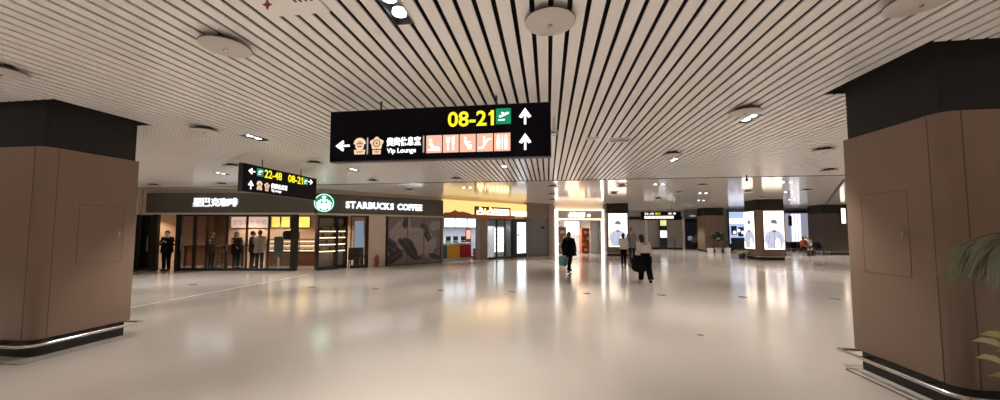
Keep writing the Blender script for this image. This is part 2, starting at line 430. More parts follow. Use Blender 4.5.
# ------------------------------------------------------------------ hanging signs
def arrow(mb, cx, cz, w, h, d, y0, y1, m=0):
    """d: 0 up, 1 left, 2 right"""
    s = 0.17
    P = [(-s, -1), (s, -1), (s, 0.15), (0.52, -0.22), (1, -0.06), (0.0, 1), (-1, -0.06), (-0.52, -0.22), (-s, 0.15)]
    out = []
    for x, z in P:
        if d == 1: x, z = -z, x
        if d == 2: x, z = z, -x
        out.append((cx+x*w/2, cz+z*h/2))
    mb.prism(out, y0, y1, m)
def capsule(p, q, r, n=6):
    a = math.atan2(q[1]-p[1], q[0]-p[0])
    pts = [(q[0]+r*math.cos(a-PI/2+PI*i/n), q[1]+r*math.sin(a-PI/2+PI*i/n)) for i in range(n+1)]
    pts += [(p[0]+r*math.cos(a+PI/2+PI*i/n), p[1]+r*math.sin(a+PI/2+PI*i/n)) for i in range(n+1)]
    return pts
def plane_icon(mb, x0, x1, z0, z1, y0, y1, m):
    w, h = x1-x0, z1-z0
    q = lambda P: [(x0+a*w, z0+b*h) for a, b in P]
    mb.prism(q([(0.16, 0.44), (0.30, 0.42), (0.88, 0.66), (0.92, 0.76), (0.80, 0.78), (0.62, 0.70), (0.40, 0.80), (0.32, 0.76), (0.45, 0.62), (0.30, 0.55), (0.20, 0.58)]), y0, y1, m)
    mb.prism(q([(0.12, 0.18), (0.62, 0.20), (0.62, 0.29), (0.12, 0.27)]), y0, y1, m)
def pictogram(k, mb, x0, x1, z0, z1, y0, y1, m):
    w, h = x1-x0, z1-z0
    cap = lambda ax, az, bx, bz, r: mb.prism(capsule((x0+ax*w, z0+az*h), (x0+bx*w, z0+bz*h), r*w), y0, y1, m)
    dot = lambda ax, az, r: mb.prism(circle(x0+ax*w, z0+az*h, r*w, 12), y0, y1, m)
    if k == 0:
        dot(0.28, 0.70, 0.09); cap(0.30, 0.52, 0.42, 0.30, 0.09); cap(0.42, 0.28, 0.78, 0.26, 0.08); cap(0.16, 0.18, 0.86, 0.14, 0.04)
    elif k == 1:
        for a in (0.24, 0.33, 0.42): cap(a, 0.85, a, 0.62, 0.03)
        cap(0.33, 0.6, 0.33, 0.15, 0.045); cap(0.66, 0.85, 0.66, 0.5, 0.08); cap(0.66, 0.5, 0.66, 0.15, 0.04)
    elif k == 2:
        dot(0.34, 0.78, 0.08); cap(0.36, 0.60, 0.46, 0.40, 0.07); cap(0.46, 0.40, 0.72, 0.36, 0.05); dot(0.62, 0.24, 0.13); cap(0.36, 0.60, 0.66, 0.54, 0.04)
    elif k == 3:
        cap(0.15, 0.2, 0.35, 0.2, 0.05); cap(0.35, 0.2, 0.68, 0.68, 0.05); cap(0.68, 0.68, 0.86, 0.68, 0.05); dot(0.46, 0.80, 0.07); cap(0.46, 0.66, 0.46, 0.5, 0.06)
    else:
        for a in (0.27, 0.73):
            dot(a, 0.82, 0.08); cap(a, 0.64, a, 0.42, 0.11); cap(a-0.05, 0.38, a-0.05, 0.14, 0.045); cap(a+0.05, 0.38, a+0.05, 0.14, 0.045)
        mb.prism([(x0+a*w, z0+b*h) for a, b in ((0.485, 0.1), (0.515, 0.1), (0.515, 0.9), (0.485, 0.9))], y0, y1, m)

def emblem(kind, x0, x1, z0, z1, y, parent):
    w, h = x1-x0, z1-z0; cx = (x0+x1)/2
    b = MB(); ya, yb = y-0.004, y
    if kind == 0:
        b.prism(circle(cx, z0+h*0.60, w*0.50, 18, 0, 180)[::1], ya, yb)
        b.prism(circle(cx, z0+h*0.50, w*0.36, 18), ya, yb)
        b.prism([(cx-w*0.42, z0), (cx+w*0.42, z0), (cx+w*0.47, z0+h*0.27), (cx-w*0.47, z0+h*0.27)], ya, yb)
    else:
        pts = []
        for i in range(40):
            a = 2*PI*i/40; r = 0.44+0.06*math.cos(5*(a-PI/2)); pts.append((cx+w*r*math.cos(a), z0+h*0.64+w*r*math.sin(a)*0.92))
        b.prism(pts, ya, yb)
        b.prism([(cx-w*0.28, z0), (cx+w*0.28, z0), (cx+w*0.30, z0+h*0.25), (cx-w*0.30, z0+h*0.25)], ya, yb)
    o = b.build('emblem', 'e_beige', parent)
    d = MB(); ya, yb = y-0.008, y-0.004
    if kind == 0:
        d.prism(capsule((cx-w*0.22, z0+h*0.62), (cx+w*0.22, z0+h*0.62), w*0.05), ya, yb)
        d.prism(capsule((cx-w*0.12, z0+h*0.72), (cx+w*0.12, z0+h*0.72), w*0.04), ya, yb)
        d.prism(capsule((cx-w*0.16, z0+h*0.46), (cx+w*0.16, z0+h*0.46), w*0.045), ya, yb)
        d.text('VIP', cx-w*0.28, cx+w*0.28, z0+h*0.05, z0+h*0.21, ya, yb)
    else:
        ro, ri = circle(cx, z0+h*0.64, w*0.26, 24), circle(cx, z0+h*0.64, w*0.19, 24)
        for i in range(24):
            j = (i+1) % 24
            d.prism([ro[i], ro[j], ri[j], ri[i]], ya, yb)
        d.prism(circle(cx, z0+h*0.64, w*0.08, 12), ya, yb)
        d.text('VIP', cx-w*0.2, cx+w*0.2, z0+h*0.05, z0+h*0.20, ya, yb)
    d.build('emblem_mark', 'e_brown', o)

def sign_case(t, w, z0, z1, dep=0.12):
    MB().box(0, w, 0.0, dep, z0, z1).build('case', 'sign_case', t, bevel=0.006)
    MB().box(0.012, w-0.012, -0.006, 0.0, z0+0.012, z1-0.012).build('face', 'sign_black', t)
    for x in (w*0.235, w*0.765): MB().tube([(x, dep/2, z1-0.005), (x, dep/2, ZC+0.1)], 0.014, 10).build('hanger_rod', 'sign_case', t, True)
FY = -0.0065
def gate_number(txt, x0, x1, z0, z1, y0, y1, m=0, bold=0.0):
    """digits with a flagged 1 at the end"""
    mb = MB().text(txt, x0, x1, z0, z1, y0, y1, m, bold); h = z1-z0
    mb.prism([(x1-0.07*h, z1), (x1-0.34*h, z1-0.20*h), (x1-0.34*h, z1-0.36*h), (x1-0.07*h, z1-0.20*h)], y0, y1, m)
    return mb
# the large sign
X0 = -3.045
t = thing('hanging_sign', 'large black hanging direction sign reading 08-21 beside arrows and pictograms', 'sign', (X0, 4.66, 0))
sign_case(t, 3.095, 2.70, 3.425)
L = lambda x: x-X0
b = MB(); arrow(b, L(-2.845), 2.927, 0.21, 0.16, 1, FY-0.004, FY); b.build('arrow', 'e_white', t)
emblem(0, L(-2.679), L(-2.501), 2.80, 3.04, FY, t); emblem(1, L(-2.442), L(-2.237), 2.795, 3.032, FY, t)
for a in (-2.475, -1.667): MB().box(L(a)-0.009, L(a)+0.009, FY-0.004, FY, 2.80, 3.03).build('divider', 'e_divider', t)
MB().text('贵宾休息室', L(-2.195), L(-1.706), 2.90, 3.025, FY-0.004, FY, bold=0.03).build('lettering', 'e_white', t)
MB().text('Vip Lounge', L(-2.19), L(-1.775), 2.785, 2.872, FY-0.004, FY, bold=0.012).build('lettering', 'e_white', t)
gate_number('08-21', L(-1.331), L(-0.701), 3.135, 3.345, FY-0.004, FY, bold=0.022).build('lettering', 'e_yellow', t)
g = MB().box(L(-0.674), L(-0.474), FY-0.004, FY, 3.15, 3.36).build('gate_symbol', 'e_green', t)
b = MB(); plane_icon(b, L(-0.664), L(-0.484), 3.16, 3.35, FY-0.008, FY-0.004, 0); b.build('plane_symbol', 'e_white', g)
sw = (1.635-0.474)/5
for k in range(5):
    xa = L(-1.635+sw*k)+0.008; xb = xa+sw-0.016
    p = MB().box(xa, xb, FY-0.004, FY, 2.79, 3.03).build('pictogram_tile', 'e_salmon', t)
    b = MB(); pictogram(k, b, xa, xb, 2.79, 3.03, FY-0.008, FY-0.004, 0); b.build('pictogram', 'e_white', p)
for zz in (3.244, 2.905):
    b = MB(); arrow(b, L(-0.287), zz, 0.165, 0.22, 0, FY-0.004, FY); b.build('arrow', 'e_white', t)
# the smaller-looking sign, turned a quarter
Y0 = 7.68
t = thing('hanging_sign', 'black hanging sign reading 22-48 and 08-21, turned side on beside the left column', 'sign', (-7.25, Y0, 0), R(90))
sign_case(t, 2.78, 2.68, 3.37)
K = lambda y: y-Y0
for (a, z, w, h, d) in ((7.94, 3.20, 0.21, 0.16, 1), (10.16, 3.227, 0.21, 0.17, 2), (7.925, 2.86, 0.17, 0.22, 0)):
    b = MB(); arrow(b, K(a), z, w, h, d, FY-0.004, FY); b.build('arrow', 'e_white', t)
for a, c in ((8.095, 8.305), (9.835, 10.03)):
    g = MB().box(K(a), K(c), FY-0.004, FY, 3.11, 3.31).build('gate_symbol', 'e_green', t)
    b = MB(); plane_icon(b, K(a)+0.01, K(c)-0.01, 3.12, 3.30, FY-0.008, FY-0.004, 0); b.build('plane_symbol', 'e_white', g)
MB().text('22-48', K(8.346), K(8.952), 3.10, 3.315, FY-0.004, FY, bold=0.022).build('lettering', 'e_yellow', t)
gate_number('08-21', K(9.195), K(9.809), 3.10, 3.315, FY-0.004, FY, bold=0.022).build('lettering', 'e_yellow', t)
emblem(0, K(8.10), K(8.29), 2.765, 2.985, FY, t); emblem(1, K(8.345), K(8.53), 2.76, 2.975, FY, t)
MB().text('贵宾休息室', K(8.585), K(9.176), 2.85, 2.99, FY-0.004, FY, bold=0.03).build('lettering', 'e_white', t)
MB().text('Vip Lounge', K(8.589), K(8.951), 2.745, 2.835, FY-0.004, FY, bold=0.012).build('lettering', 'e_white', t)
# the far sign
t = thing('hanging_sign', 'small far black hanging sign with a row of pale blocks, beyond the poster column', 'sign', (7.13, 29.0, 0))
sign_case(t, 2.93, 2.51, 3.17)
MB().text('22-48', 0.25, 0.95, 2.93, 3.08, FY-0.004, FY, bold=0.03).build('lettering', 'e_pale', t)
gate_number('08-21', 1.05, 1.42, 2.93, 3.08, FY-0.004, FY, bold=0.03).build('lettering', 'e_yellow', t)
b = MB(); arrow(b, 2.45, 3.01, 0.24, 0.2, 2, FY-0.004, FY); b.build('arrow', 'e_white', t)
MB().text('08', 2.0, 2.25, 2.93, 3.08, FY-0.004, FY, bold=0.03).build('lettering', 'e_pale', t)
for k in range(8):
    MB().box(0.25+k*0.27, 0.25+k*0.27+0.245, FY-0.004, FY, 2.62, 2.83).build('pictogram_tile', 'e_pale', t)

# ------------------------------------------------------------------ shop fronts along the far left curve of the hall
P = [(-17.6, 13.4), (-9.98, 14.4), (-5.66, 19.0), (-1.42, 23.8), (0.43, 25.2), (4.0, 26.5)]
ANG = [math.atan2(P[i+1][1]-P[i][1], P[i+1][0]-P[i][0]) for i in range(5)]
LEN = [math.dist(P[i], P[i+1]) for i in range(5)]
def on(i, s, y=0.0, z=0.0):
    c, q = math.cos(ANG[i]), math.sin(ANG[i])
    return (P[i][0]+s*c-y*q, P[i][1]+s*q+y*c, z)
FB, FT = 2.46, 3.35
# --- cafe shell
cafe_poly = [on(0, -0.25, 0.2)[:2], on(0, LEN[0], 0.2)[:2], on(1, 6.28, 0.15)[:2], on(1, 6.28, 0.6)[:2], on(0, 11.9, 4.7)[:2], on(0, -0.25, 4.7)[:2]]
M['cafe_wall'] = mat('warm_plaster', (0.66, 0.47, 0.34), 0.7)
M['cafe_ceiling'] = mat('cafe_ceiling', (0.5, 0.42, 0.36), 0.7)
M['wood'] = mat('brown_wood', (0.26, 0.12, 0.06), 0.45, noise=0.15, scale=9)
M['dark_wood'] = mat('dark_wood', (0.07, 0.035, 0.024), 0.5, noise=0.15, scale=9)
struct('ceiling_cafe', MB().plan(cafe_poly, 2.62, 2.72), 'cafe_ceiling')
struct('wall_cafe_back', MB().box(-0.3, 12.1, 4.5, 4.6, 0, 2.62), 'cafe_wall', on(0, 0), ANG[0])
struct('wall_cafe_side', MB().box(-0.30, -0.2, 0.1, 2.4, 0, 2.62), 'cafe_wall', on(0, 0), ANG[0])
M['panelling'] = mat('brown_wood_panelling', (0.17, 0.085, 0.045), 0.5, noise=0.15, scale=3)
struct('wall_cafe_panelling', MB().box(-0.30, -0.19, 2.4, 4.6, 0, 2.62).box(-0.2, 0.55, 4.42, 4.5, 0, 2.62), 'panelling', on(0, 0), ANG[0])
struct('wall_front_left', MB().box(-6, -0.02, 0.0, 0.15, 0, ZC), 'wall_cream', on(0, 0), ANG[0])
# bulkheads between fascia and ceiling
for i, (a, b_) in enumerate(((0.0, LEN[0]+0.05), (0, LEN[1]), (0, LEN[2]), (0, LEN[3]), (0, LEN[4]))):
    struct('trim_%d' % (3+i), MB().box(a, b_, 0.16, 0.3, FT-0.9, ZC), 'wall_cream', on(i, 0), ANG[i])

def fascia(i, a, b_, label):
    t = thing('shop_fascia', label, 'shop fascia', on(i, a), ANG[i])
    MB().box(0, b_-a, -0.06, 0.14, FB+0.04, FT).build('board', 'fascia', t, bevel=0.008)
    MB().box(-0.01, b_-a+0.01, -0.11, 0.14, FB-0.04, FB+0.035).build('ledge', 'trim', t, bevel=0.006)
fascia(0, 0.35, LEN[0]-0.015, 'olive grey fascia carrying the white Chinese characters over the cafe windows')
fascia(1, 0.03, LEN[1]-0.02, 'olive grey fascia carrying white Latin letters, above the leaf mural')

def letters(name, label, i, txt, x0, x1, z0, z1, bold, m, dep=0.05, weights=None):
    t = thing(name, label, 'sign', on(i, x0, -0.062, z0), ANG[i])
    w = []
    for ch in txt:
        if ch == ' ': w.append(0.45); continue
        vs = glyphs(ch, bold)[0]; w.append(max(v[0] for v in vs)-min(v[0] for v in vs)+0.07)
    k = (x1-x0)/(sum(w)-0.07); x = 0.0
    for ch, wi in zip(txt, w):
        if ch != ' ':
            MB().text(ch, x, x+(wi-0.07)*k, 0, z1-z0, -dep, 0, bold=bold).build('letter', m, t)
        x += wi*k
letters('cafe_lettering', 'five lit white Chinese characters on the left run of the cafe fascia', 0, '星巴克咖啡', 2.42, 4.34, 2.77, 3.13, 0.004, 'e_letters')
letters('cafe_lettering', 'lit white Latin letters on the right run of the cafe fascia above the mural', 1, 'STARBUCKS COFFEE', 1.22, 5.02, 2.74, 3.06, 0.035, 'e_letters')

# round emblem at the bend
t = thing('round_emblem', 'round lit green and white emblem at the bend of the cafe fascia', 'sign', (*on(1, 0.26, -0.30)[:2], 2.92), R(26))
def disc_y(r, y0, y1, n=40, cx=0, cz=0):
    return MB().prism(circle(cx, cz, r, n), y0, y1)
disc_y(0.40, -0.05, 0.16).build('light_box', 'e_green_logo', t, bevel=0.006)
b = MB()
ro, ri = circle(0, 0, 0.385, 40), circle(0, 0, 0.355, 40)
for i in range(40):
    j = (i+1) % 40; b.prism([ro[i], ro[j], ri[j], ri[i]], -0.054, -0.05)
b.build('rim', 'e_mint', t)
b = MB(); ya, yb = -0.056, -0.05
b.prism([(-0.075, 0.20), (-0.09, 0.30), (-0.04, 0.265), (0, 0.335), (0.04, 0.265), (0.09, 0.30), (0.075, 0.20)], ya, yb)       # crown
b.prism(circle(0, 0.10, 0.095, 20), ya, yb)                                                                                    # face
for sx in (-1, 1):
    for k, (x, z) in enumerate(((0.13, 0.14), (0.185, 0.08), (0.235, 0.0))):
        pts = [(sx*(x+0.035*math.sin(q*2.2+k)), z-0.30*q) for q in [j/6 for j in range(7)]]
        for p, q in zip(pts, pts[1:]): b.prism(capsule(p, q, 0.026, 4), ya, yb)
    for k in range(4):
        a0 = R(-75+k*24); 
        b.prism(capsule((sx*0.30*math.cos(a0), 0.31*math.sin(a0)), (sx*0.22*math.cos(a0-0.2), 0.22*math.sin(a0-0.2)), 0.024, 4), ya, yb)
b.prism([(-0.11, -0.02), (-0.13, -0.16), (-0.07, -0.31), (0.07, -0.31), (0.13, -0.16), (0.11, -0.02)], ya, yb)
b.build('figure_mark', 'e_mint', t)

def post(mb, s0, s1, d0=-0.03, d1=0.09, z0=0.0, z1=FB-0.04, m=0): mb.box(s0, s1, d0, d1, z0, z1, m)
def window(name, i, s0, s1, z0=0.0, z1=FB-0.04, fw=0.028, mullions=(), rails=()):
    b = MB()
    b.box(s0, s0+fw, 0, 0.08, z0, z1); b.box(s1-fw, s1, 0, 0.08, z0, z1)
    b.box(s0+fw, s1-fw, 0, 0.08, z0, z0+0.10); b.box(s0+fw, s1-fw, 0, 0.08, z1-0.06, z1)
    for m_ in mullions: b.box(m_-0.02, m_+0.02, 0.01, 0.07, z0+0.10, z1-0.06)
    for r_ in rails: b.box(s0+fw, s1-fw, 0.015, 0.065, r_-0.02, r_+0.02)
    o = struct(name, b, 'frame', on(i, 0), ANG[i])
    g = MB().box(s0+fw, s1-fw, 0.035, 0.045, z0+0.10, z1-0.06).build('pane', 'glass', o)
    return o
window('window_1', 0, 2.49, 2.99); window('window_2', 0, 2.99, 3.84); window('window_3', 0, 3.84, 4.71)
window('window_4', 0, 4.71, 5.66); window('window_5', 0, 5.66, 6.66)
b = MB(); post(b, 6.66, 6.90, -0.05, 0.14); post(b, 0.66, 0.86, -0.04, 0.12); post(b, 1.68, 1.80, -0.04, 0.12); post(b, -0.05, 0.02)
struct('trim_8', b, 'frame', on(0, 0), ANG[0])
def glass_door(name, i, s0, s1, handle_side=1, fw=0.09):
    o = window(name, i, s0, s1, 0.01, FB-0.05, fw)
    hx = s1-0.16 if handle_side > 0 else s0+0.16
    MB().tube([(hx, -0.05, 0.85), (hx, -0.05, 1.45)], 0.015).tube([(hx, -0.05, 0.9), (hx, 0.03, 0.9)], 0.01).tube([(hx, -0.05, 1.4), (hx, 0.03, 1.4)], 0.01).build('door_handle', 'steel', o, True)
glass_door('door_1', 0, 0.02, 0.66, 1); glass_door('door_2', 0, 1.80, 2.49, -1)
window('window_6', 1, 1.50, 2.18)
b = MB(); post(b, 2.16, 2.30); post(b, 3.13, 3.24); struct('trim_9', b, 'frame', on(1, 0), ANG[1])
struct('wall_cafe_front', MB().box(2.30, 3.13, 0.0, 0.10, 0, FB-0.04), 'wall_cream', on(1, 0), ANG[1])
struct('wall_cafe_end', MB().box(6.19, 6.31, -0.05, 0.6, 0, FB-0.05), 'wall_brown', on(1, 0), ANG[1])
struct('wall_mural_back', MB().box(3.2, 6.2, 0.06, 0.14, 0, FB-0.05), 'frame', on(1, 0), ANG[1])

# leaf mural: three hoarding panels, the printed leaves run across all of them
M['mural'] = mat('mauve_grey_print', (0.24, 0.205, 0.21), 0.5, noise=0.3, scale=2.2)
M['leaf_dark'] = mat('print_dark', (0.05, 0.04, 0.042), 0.5, noise=0.2, scale=5)
M['leaf_light'] = mat('print_light', (0.38, 0.34, 0.335), 0.5, noise=0.15, scale=5)
def leaf_outline(cx, cz, ln, wd, ang, n=12):
    pts = []
    for k in range(n+1):
        u = k/n; pts.append((u-0.5, 0.5*math.sin(PI*u**0.8)*(1+0.10*math.sin(9*u))))
    for k in range(n-1, 0, -1):
        u = k/n; pts.append((u-0.5, -0.5*math.sin(PI*u**0.8)*(1+0.10*math.sin(9*u+1))))
    c, s = math.cos(R(ang)), math.sin(R(ang))
    return [(cx+a*ln*c-w*wd*s, cz+a*ln*s+w*wd*c) for a, w in pts][::-1]
def clip(poly, f):
    out = []
    for p, q in zip(poly, poly[1:]+poly[:1]):
        a, b_ = f(p), f(q)
        if a >= 0: out.append(p)
        if a*b_ < 0:
            k = a/(a-b_); out.append((p[0]+(q[0]-p[0])*k, p[1]+(q[1]-p[1])*k))
    return out
LEAVES = [(3.95, 1.55, 2.1, 0.95, 66, 1), (3.45, 0.85, 1.5, 0.55, 140, 0), (4.35, 1.0, 2.2, 0.75, -48, 0), (5.0, 1.0, 1.8, 0.95, 40, 1), (5.45, 1.35, 1.7, 0.34, -58, 0),
          (3.75, 1.75, 1.3, 0.62, 60, 1), (3.62, 0.45, 1.1, 0.5, 35, 0), (4.6, 1.55, 1.5, 0.75, 15, 1), (4.45, 0.75, 1.5, 0.62, -55, 0), (5.3, 1.75, 0.9, 0.22, -62, 0),
          (4.15, 2.15, 0.7, 0.3, 80, 0), (5.6, 0.9, 1.3, 0.6, 60, 1), (5.9, 2.0, 0.9, 0.5, 20, 1), (5.85, 0.35, 0.9, 0.24, -20, 0), (3.5, 1.15, 0.8, 0.18, -30, 0)]
cuts = [3.24, 4.27, 5.18, 6.18]
ML = ['leaf-printed mauve hoarding panel next to the cream wall', 'leaf-printed mauve hoarding panel in the middle of three', 'leaf-printed mauve hoarding panel at the brown end wall']
for k in range(3):
    a, c = cuts[k], cuts[k+1]
    t = thing('mural_panel', ML[k], 'mural panel', on(1, a, 0.0), ANG[1], 'leaf mural panels beside the cafe')
    MB().box(0.016, c-a-0.016, 0.0, 0.05, 0.03, FB-0.06).build('board', 'mural', t)
    for j, (cx, cz, ln, wd, an, mm) in enumerate(LEAVES):
        p = leaf_outline(cx-a, cz, ln, wd, an)
        for f in (lambda q: q[0]-0.02, lambda q: c-a-0.02-q[0], lambda q: q[1]-0.04, lambda q: FB-0.07-q[1]):
            p = clip(p, f) if p else p
        if len(p) > 3:
            b = MB(); e = 0.0006*j; b.prism(p, -0.002-e, 0.0, 0)
            lf = b.build('printed_leaf', ['leaf_dark', 'leaf_light'][mm], t)
            ca, sa = math.cos(R(an)), math.sin(R(an))
            q = [(cx-a-ln*0.45*ca, cz-ln*0.45*sa), (cx-a+ln*0.45*ca, cz+ln*0.45*sa)]
            v = capsule(q[0], q[1], 0.012, 3)
            for f in (lambda q: q[0]-0.02, lambda q: c-a-0.02-q[0], lambda q: q[1]-0.04, lambda q: FB-0.07-q[1]):
                v = clip(v, f) if v else v
            if len(v) > 3: MB().prism(v, -0.004-e, -0.002-e).build('midrib', 'mural', lf)

# --- cafe interior
def cafe_light(i, s, y, z, p, col=(1.0, 0.80, 0.62), size=0.5):
    spot(*on(i, s, y, z), p*3.6, col, 68)
for s, y, p in ((0.6, 1.0, 26), (2.6, 0.6, 9), (4.4, 0.6, 9), (1.9, 3.7, 48), (5.2, 2.4, 34), (7.2, 2.2, 40), (9.2, 3.0, 24), (3.8, 3.9, 30), (6.4, 3.8, 26)):
    cafe_light(0, s, y, 2.58, p)
# menu boards and line-art panel on the back wall
def back_board(name, label, cat, s0, s1, z0, z1, m, group=None, art=False):
    t = thing(name, label, cat, on(0, s0, 4.44), ANG[0], group)
    MB().box(0, s1-s0, 0.0, 0.05, z0, z1).build('frame', 'frame', t)
    MB().box(0.02, s1-s0-0.02, -0.008, 0.0, z0+0.02, z1-0.02).build('panel', m, t)
    if art:
        b = MB()
        for k in range(6):
            cx = 0.25+0.32*k
            q = [(cx+0.09*math.cos(a), (z0+z1)/2+0.14*math.sin(a*2+k)) for a in [j*PI/5 for j in range(8)]]
            for p0, p1 in zip(q, q[1:]): b.prism(capsule(p0, p1, 0.008, 3), -0.012, -0.008)
        b.build('line_drawing', 'leaf_light', t)
M['art'] = emit('lit_art_board', (0.95, 0.62, 0.50), 0.8)  # glow put into the board's colour for light falling on the back wall
back_board('art_board', 'pale board with line drawings high on the cafe back wall', 'picture', 0.70, 2.80, 1.85, 2.5, 'art', None, True)
for k, (a, c) in enumerate(((2.95, 3.44), (3.50, 3.99), (4.40, 5.10))):
    back_board('menu_board', ['glowing yellow menu board leftmost above the pastry counter', 'glowing yellow menu board in the middle, beside the thick black post', 'glowing yellow menu board seen through the open cafe entrance'][k],
               'menu board', a, c, 1.88, 2.5, 'e_menu', 'yellow menu boards in the cafe')
# pastry counter
t = thing('pastry_counter', 'brown cafe counter with a lit glass pastry case and black machine', 'counter', on(0, 4.15, 2.2), ANG[0])
b = MB(); b.box(0, 2.5, 0, 0.75, 0, 0.62); b.build('base', 'wood', t, bevel=0.01)
MB().box(-0.03, 2.53, -0.03, 0.78, 0.62, 0.67).build('worktop', 'dark_wood', t, bevel=0.006)
cs = MB()
for x in (0.02, 0.8, 1.6, 2.38): cs.box(x, x+0.03, 0.02, 0.05, 0.67, 1.3)
cs.box(0.02, 2.41, 0.02, 0.6, 1.28, 1.31); co = cs.build('case_frame', 'frame', t)
MB().box(0.05, 2.38, 0.028, 0.036, 0.67, 1.28).build('glass', 'glass', co)
for z in (0.72, 0.96, 1.18):
    MB().box(0.04, 2.39, 0.12, 0.55, z, z+0.015).build('shelf', 'trim', t)
    MB().box(0.06, 2.37, 0.10, 0.12, z-0.01, z+0.02).build('light_strip', 'e_shelf', t)
b = MB(); b.box(0.72, 1.32, 0.15, 0.6, 1.31, 1.68); b.box(0.75, 1.29, 0.13, 0.15, 1.42, 1.60); b.box(0.8, 0.95, 0.2, 0.5, 1.68, 1.72)
b.build('coffee_machine', 'black', t, bevel=0.015)
M['pastry'] = mat('baked_pastry', (0.55, 0.30, 0.12), 0.6, noise=0.2, scale=20)
pr = tag(MB().ball((0, 0, 0.045), (0.075, 0.055, 0.045)).build('pastry', 'pastry', None, True), 'x', 'pastry', 'pastries in the cafe counter case')
n = 0
for row, z in enumerate((0.735, 0.975)):
    for k in range(7):
        o = pr if n == 0 else pr.copy()
        if n: C.objects.link(o)
        o.location = on(0, 4.15+0.25+k*0.3, 2.2+0.33, z); o.rotation_euler = (0, 0, k*0.7)
        o['label'] = ['golden pastry on the lower shelf of the lit pastry case', 'golden pastry on the upper shelf of the lit pastry case'][row]; n += 1
# standing menu by the glass
t = thing('menu_stand', 'grey green rounded menu board on a white post behind the cafe glass', 'menu stand', on(0, 5.86, 0.45), ANG[0])
M['sage'] = mat('sage_board', (0.20, 0.235, 0.20), 0.5)
b = MB(); b.prism([(x, z) for x, z in rrect(-0.2, 0.2, 0.52, 1.46, 0.08, 5)], -0.02, 0.02); b.build('board', 'sage', t)
MB().tube([(0, 0, 0.02), (0, 0, 0.54)], 0.045, 10).build('post', 'wall_white', t, True)
MB().lathe([(0.2, 0.0), (0.2, 0.015), (0.05, 0.03)], n=20).build('base', 'wall_white', t, True)
for z in (1.25, 1.0, 0.75): MB().box(-0.13, 0.13, -0.024, -0.02, z-0.03, z+0.03).build('menu_line', 'wall_grey', t)
# shelves of goods: tall black lit cabinets in the entrance
def cabinet(i, s, y, w, label):
    t = thing('display_cabinet', label, 'display cabinet', on(i, s, y), ANG[i])
    b = MB(); b.box(0, 0.07, 0, 0.5, 0, 2.40); b.box(w-0.07, w, 0, 0.5, 0, 2.40); b.box(0.07, w-0.07, 0, 0.5, 2.28, 2.40); b.box(0.07, w-0.07, 0, 0.5, 0, 0.12); b.box(0.07, w-0.07, 0.46, 0.5, 0.12, 2.28)
    b.build('carcass', 'frame', t, bevel=0.004)
    MB().box(0.07, w-0.07, 0.45, 0.46, 0.12, 2.28).build('back_panel', 'wall_cream', t)
    for z in (0.84, 1.14, 1.44, 1.72):
        sh = MB().box(0.07, w-0.07, 0.06, 0.45, z-0.02, z).build('shelf', 'frame', t)
        MB().box(0.09, w-0.09, 0.05, 0.065, z-0.055, z-0.01).build('light_strip', 'e_shelf', sh)
    MB().box(0.07, w-0.07, 0.012, 0.02, 0.12, 2.28).build('glass', 'glass', t)
    return t
cabinet(1, 0.10, -0.02, 0.84, 'tall black glazed cabinet with lit shelves at the cafe entrance')
cabinet(1, 0.98, 0.35, 0.48, 'narrower lit shelf cabinet set back right of the tall black one')
M['bag_tan'] = mat('tan_pack', (0.62, 0.40, 0.20), 0.6); M['bag_green'] = mat('dark_pack', (0.10, 0.12, 0.09), 0.6)
pk = MB().prism([(-0.045, 0), (0.045, 0), (0.05, 0.12), (0.035, 0.155), (-0.035, 0.155), (-0.05, 0.12)], -0.03, 0.03)
n = 0
for (s, y, w, cnt, cl) in ((0.10, -0.02, 0.84, 5, 'tall black'), (0.98, 0.35, 0.48, 3, 'narrower')):
    for r_, z in enumerate((0.84, 1.14, 1.44, 1.72)):
        for k in range(cnt):
            x = s+0.13+(w-0.26)*k/(cnt-1)
            o = pk.build('coffee_pack', 'bag_tan' if (k+r_) % 3 else 'bag_green')
            o.location = on(1, x, y+0.22, z+0.001); o.rotation_euler = (0, 0, ANG[1])
            colr = 'tan' if (k+r_) % 3 else 'dark green'
            tag(o, '%s coffee pack on the %s shelf of the %s cabinet' % (colr, ['lowest', 'second lowest', 'second highest', 'top'][r_], cl), 'coffee pack', 'coffee packs in the lit cabinets')
# poster and dark chairs seen through the right window
t = thing('poster_stand', 'pale blue standing poster behind the cafe window by the cream wall', 'poster stand', on(1, 1.96, 0.9), ANG[1])
MB().box(-0.02, 0.42, 0, 0.03, 0.9, 2.2).build('poster', 'poster_blue', t); MB().box(-0.04, 0.44, 0.03, 0.06, 0.06, 2.22).build('back_board', 'frame', t); MB().box(-0.1, 0.5, -0.1, 0.2, 0, 0.06).build('base', 'frame', t)
def lounge_chair(loc, rz, label, m='black'):
    t = thing('lounge_chair', label, 'chair', loc, rz, 'dark lounge chairs')
    MB().box(-0.26, 0.26, -0.26, 0.26, 0.36, 0.46).build('seat', m, t, bevel=0.03)
    b = MB(); b.rings([[(-0.26, 0.20, 0.44), (0.26, 0.20, 0.44), (0.26, 0.28, 0.44), (-0.26, 0.28, 0.44)], [(-0.24, 0.27, 0.92), (0.24, 0.27, 0.92), (0.24, 0.33, 0.92), (-0.24, 0.33, 0.92)]]); b.build('backrest', m, t, bevel=0.03)
    for sx in (-1, 1):
        for sy in (-1, 1): MB().tube([(sx*0.22, sy*0.22, 0.37), (sx*0.25, sy*0.25, 0)], 0.016).build('leg', 'steel', t, True)
    return t
lounge_chair(on(1, 2.55, 1.7), ANG[1]+0.6, 'dark lounge chair behind the right cafe window, left one')
lounge_chair(on(1, 1.80, 0.40), ANG[1]+2.8, 'dark lounge chair behind the right cafe window, close to the glass')
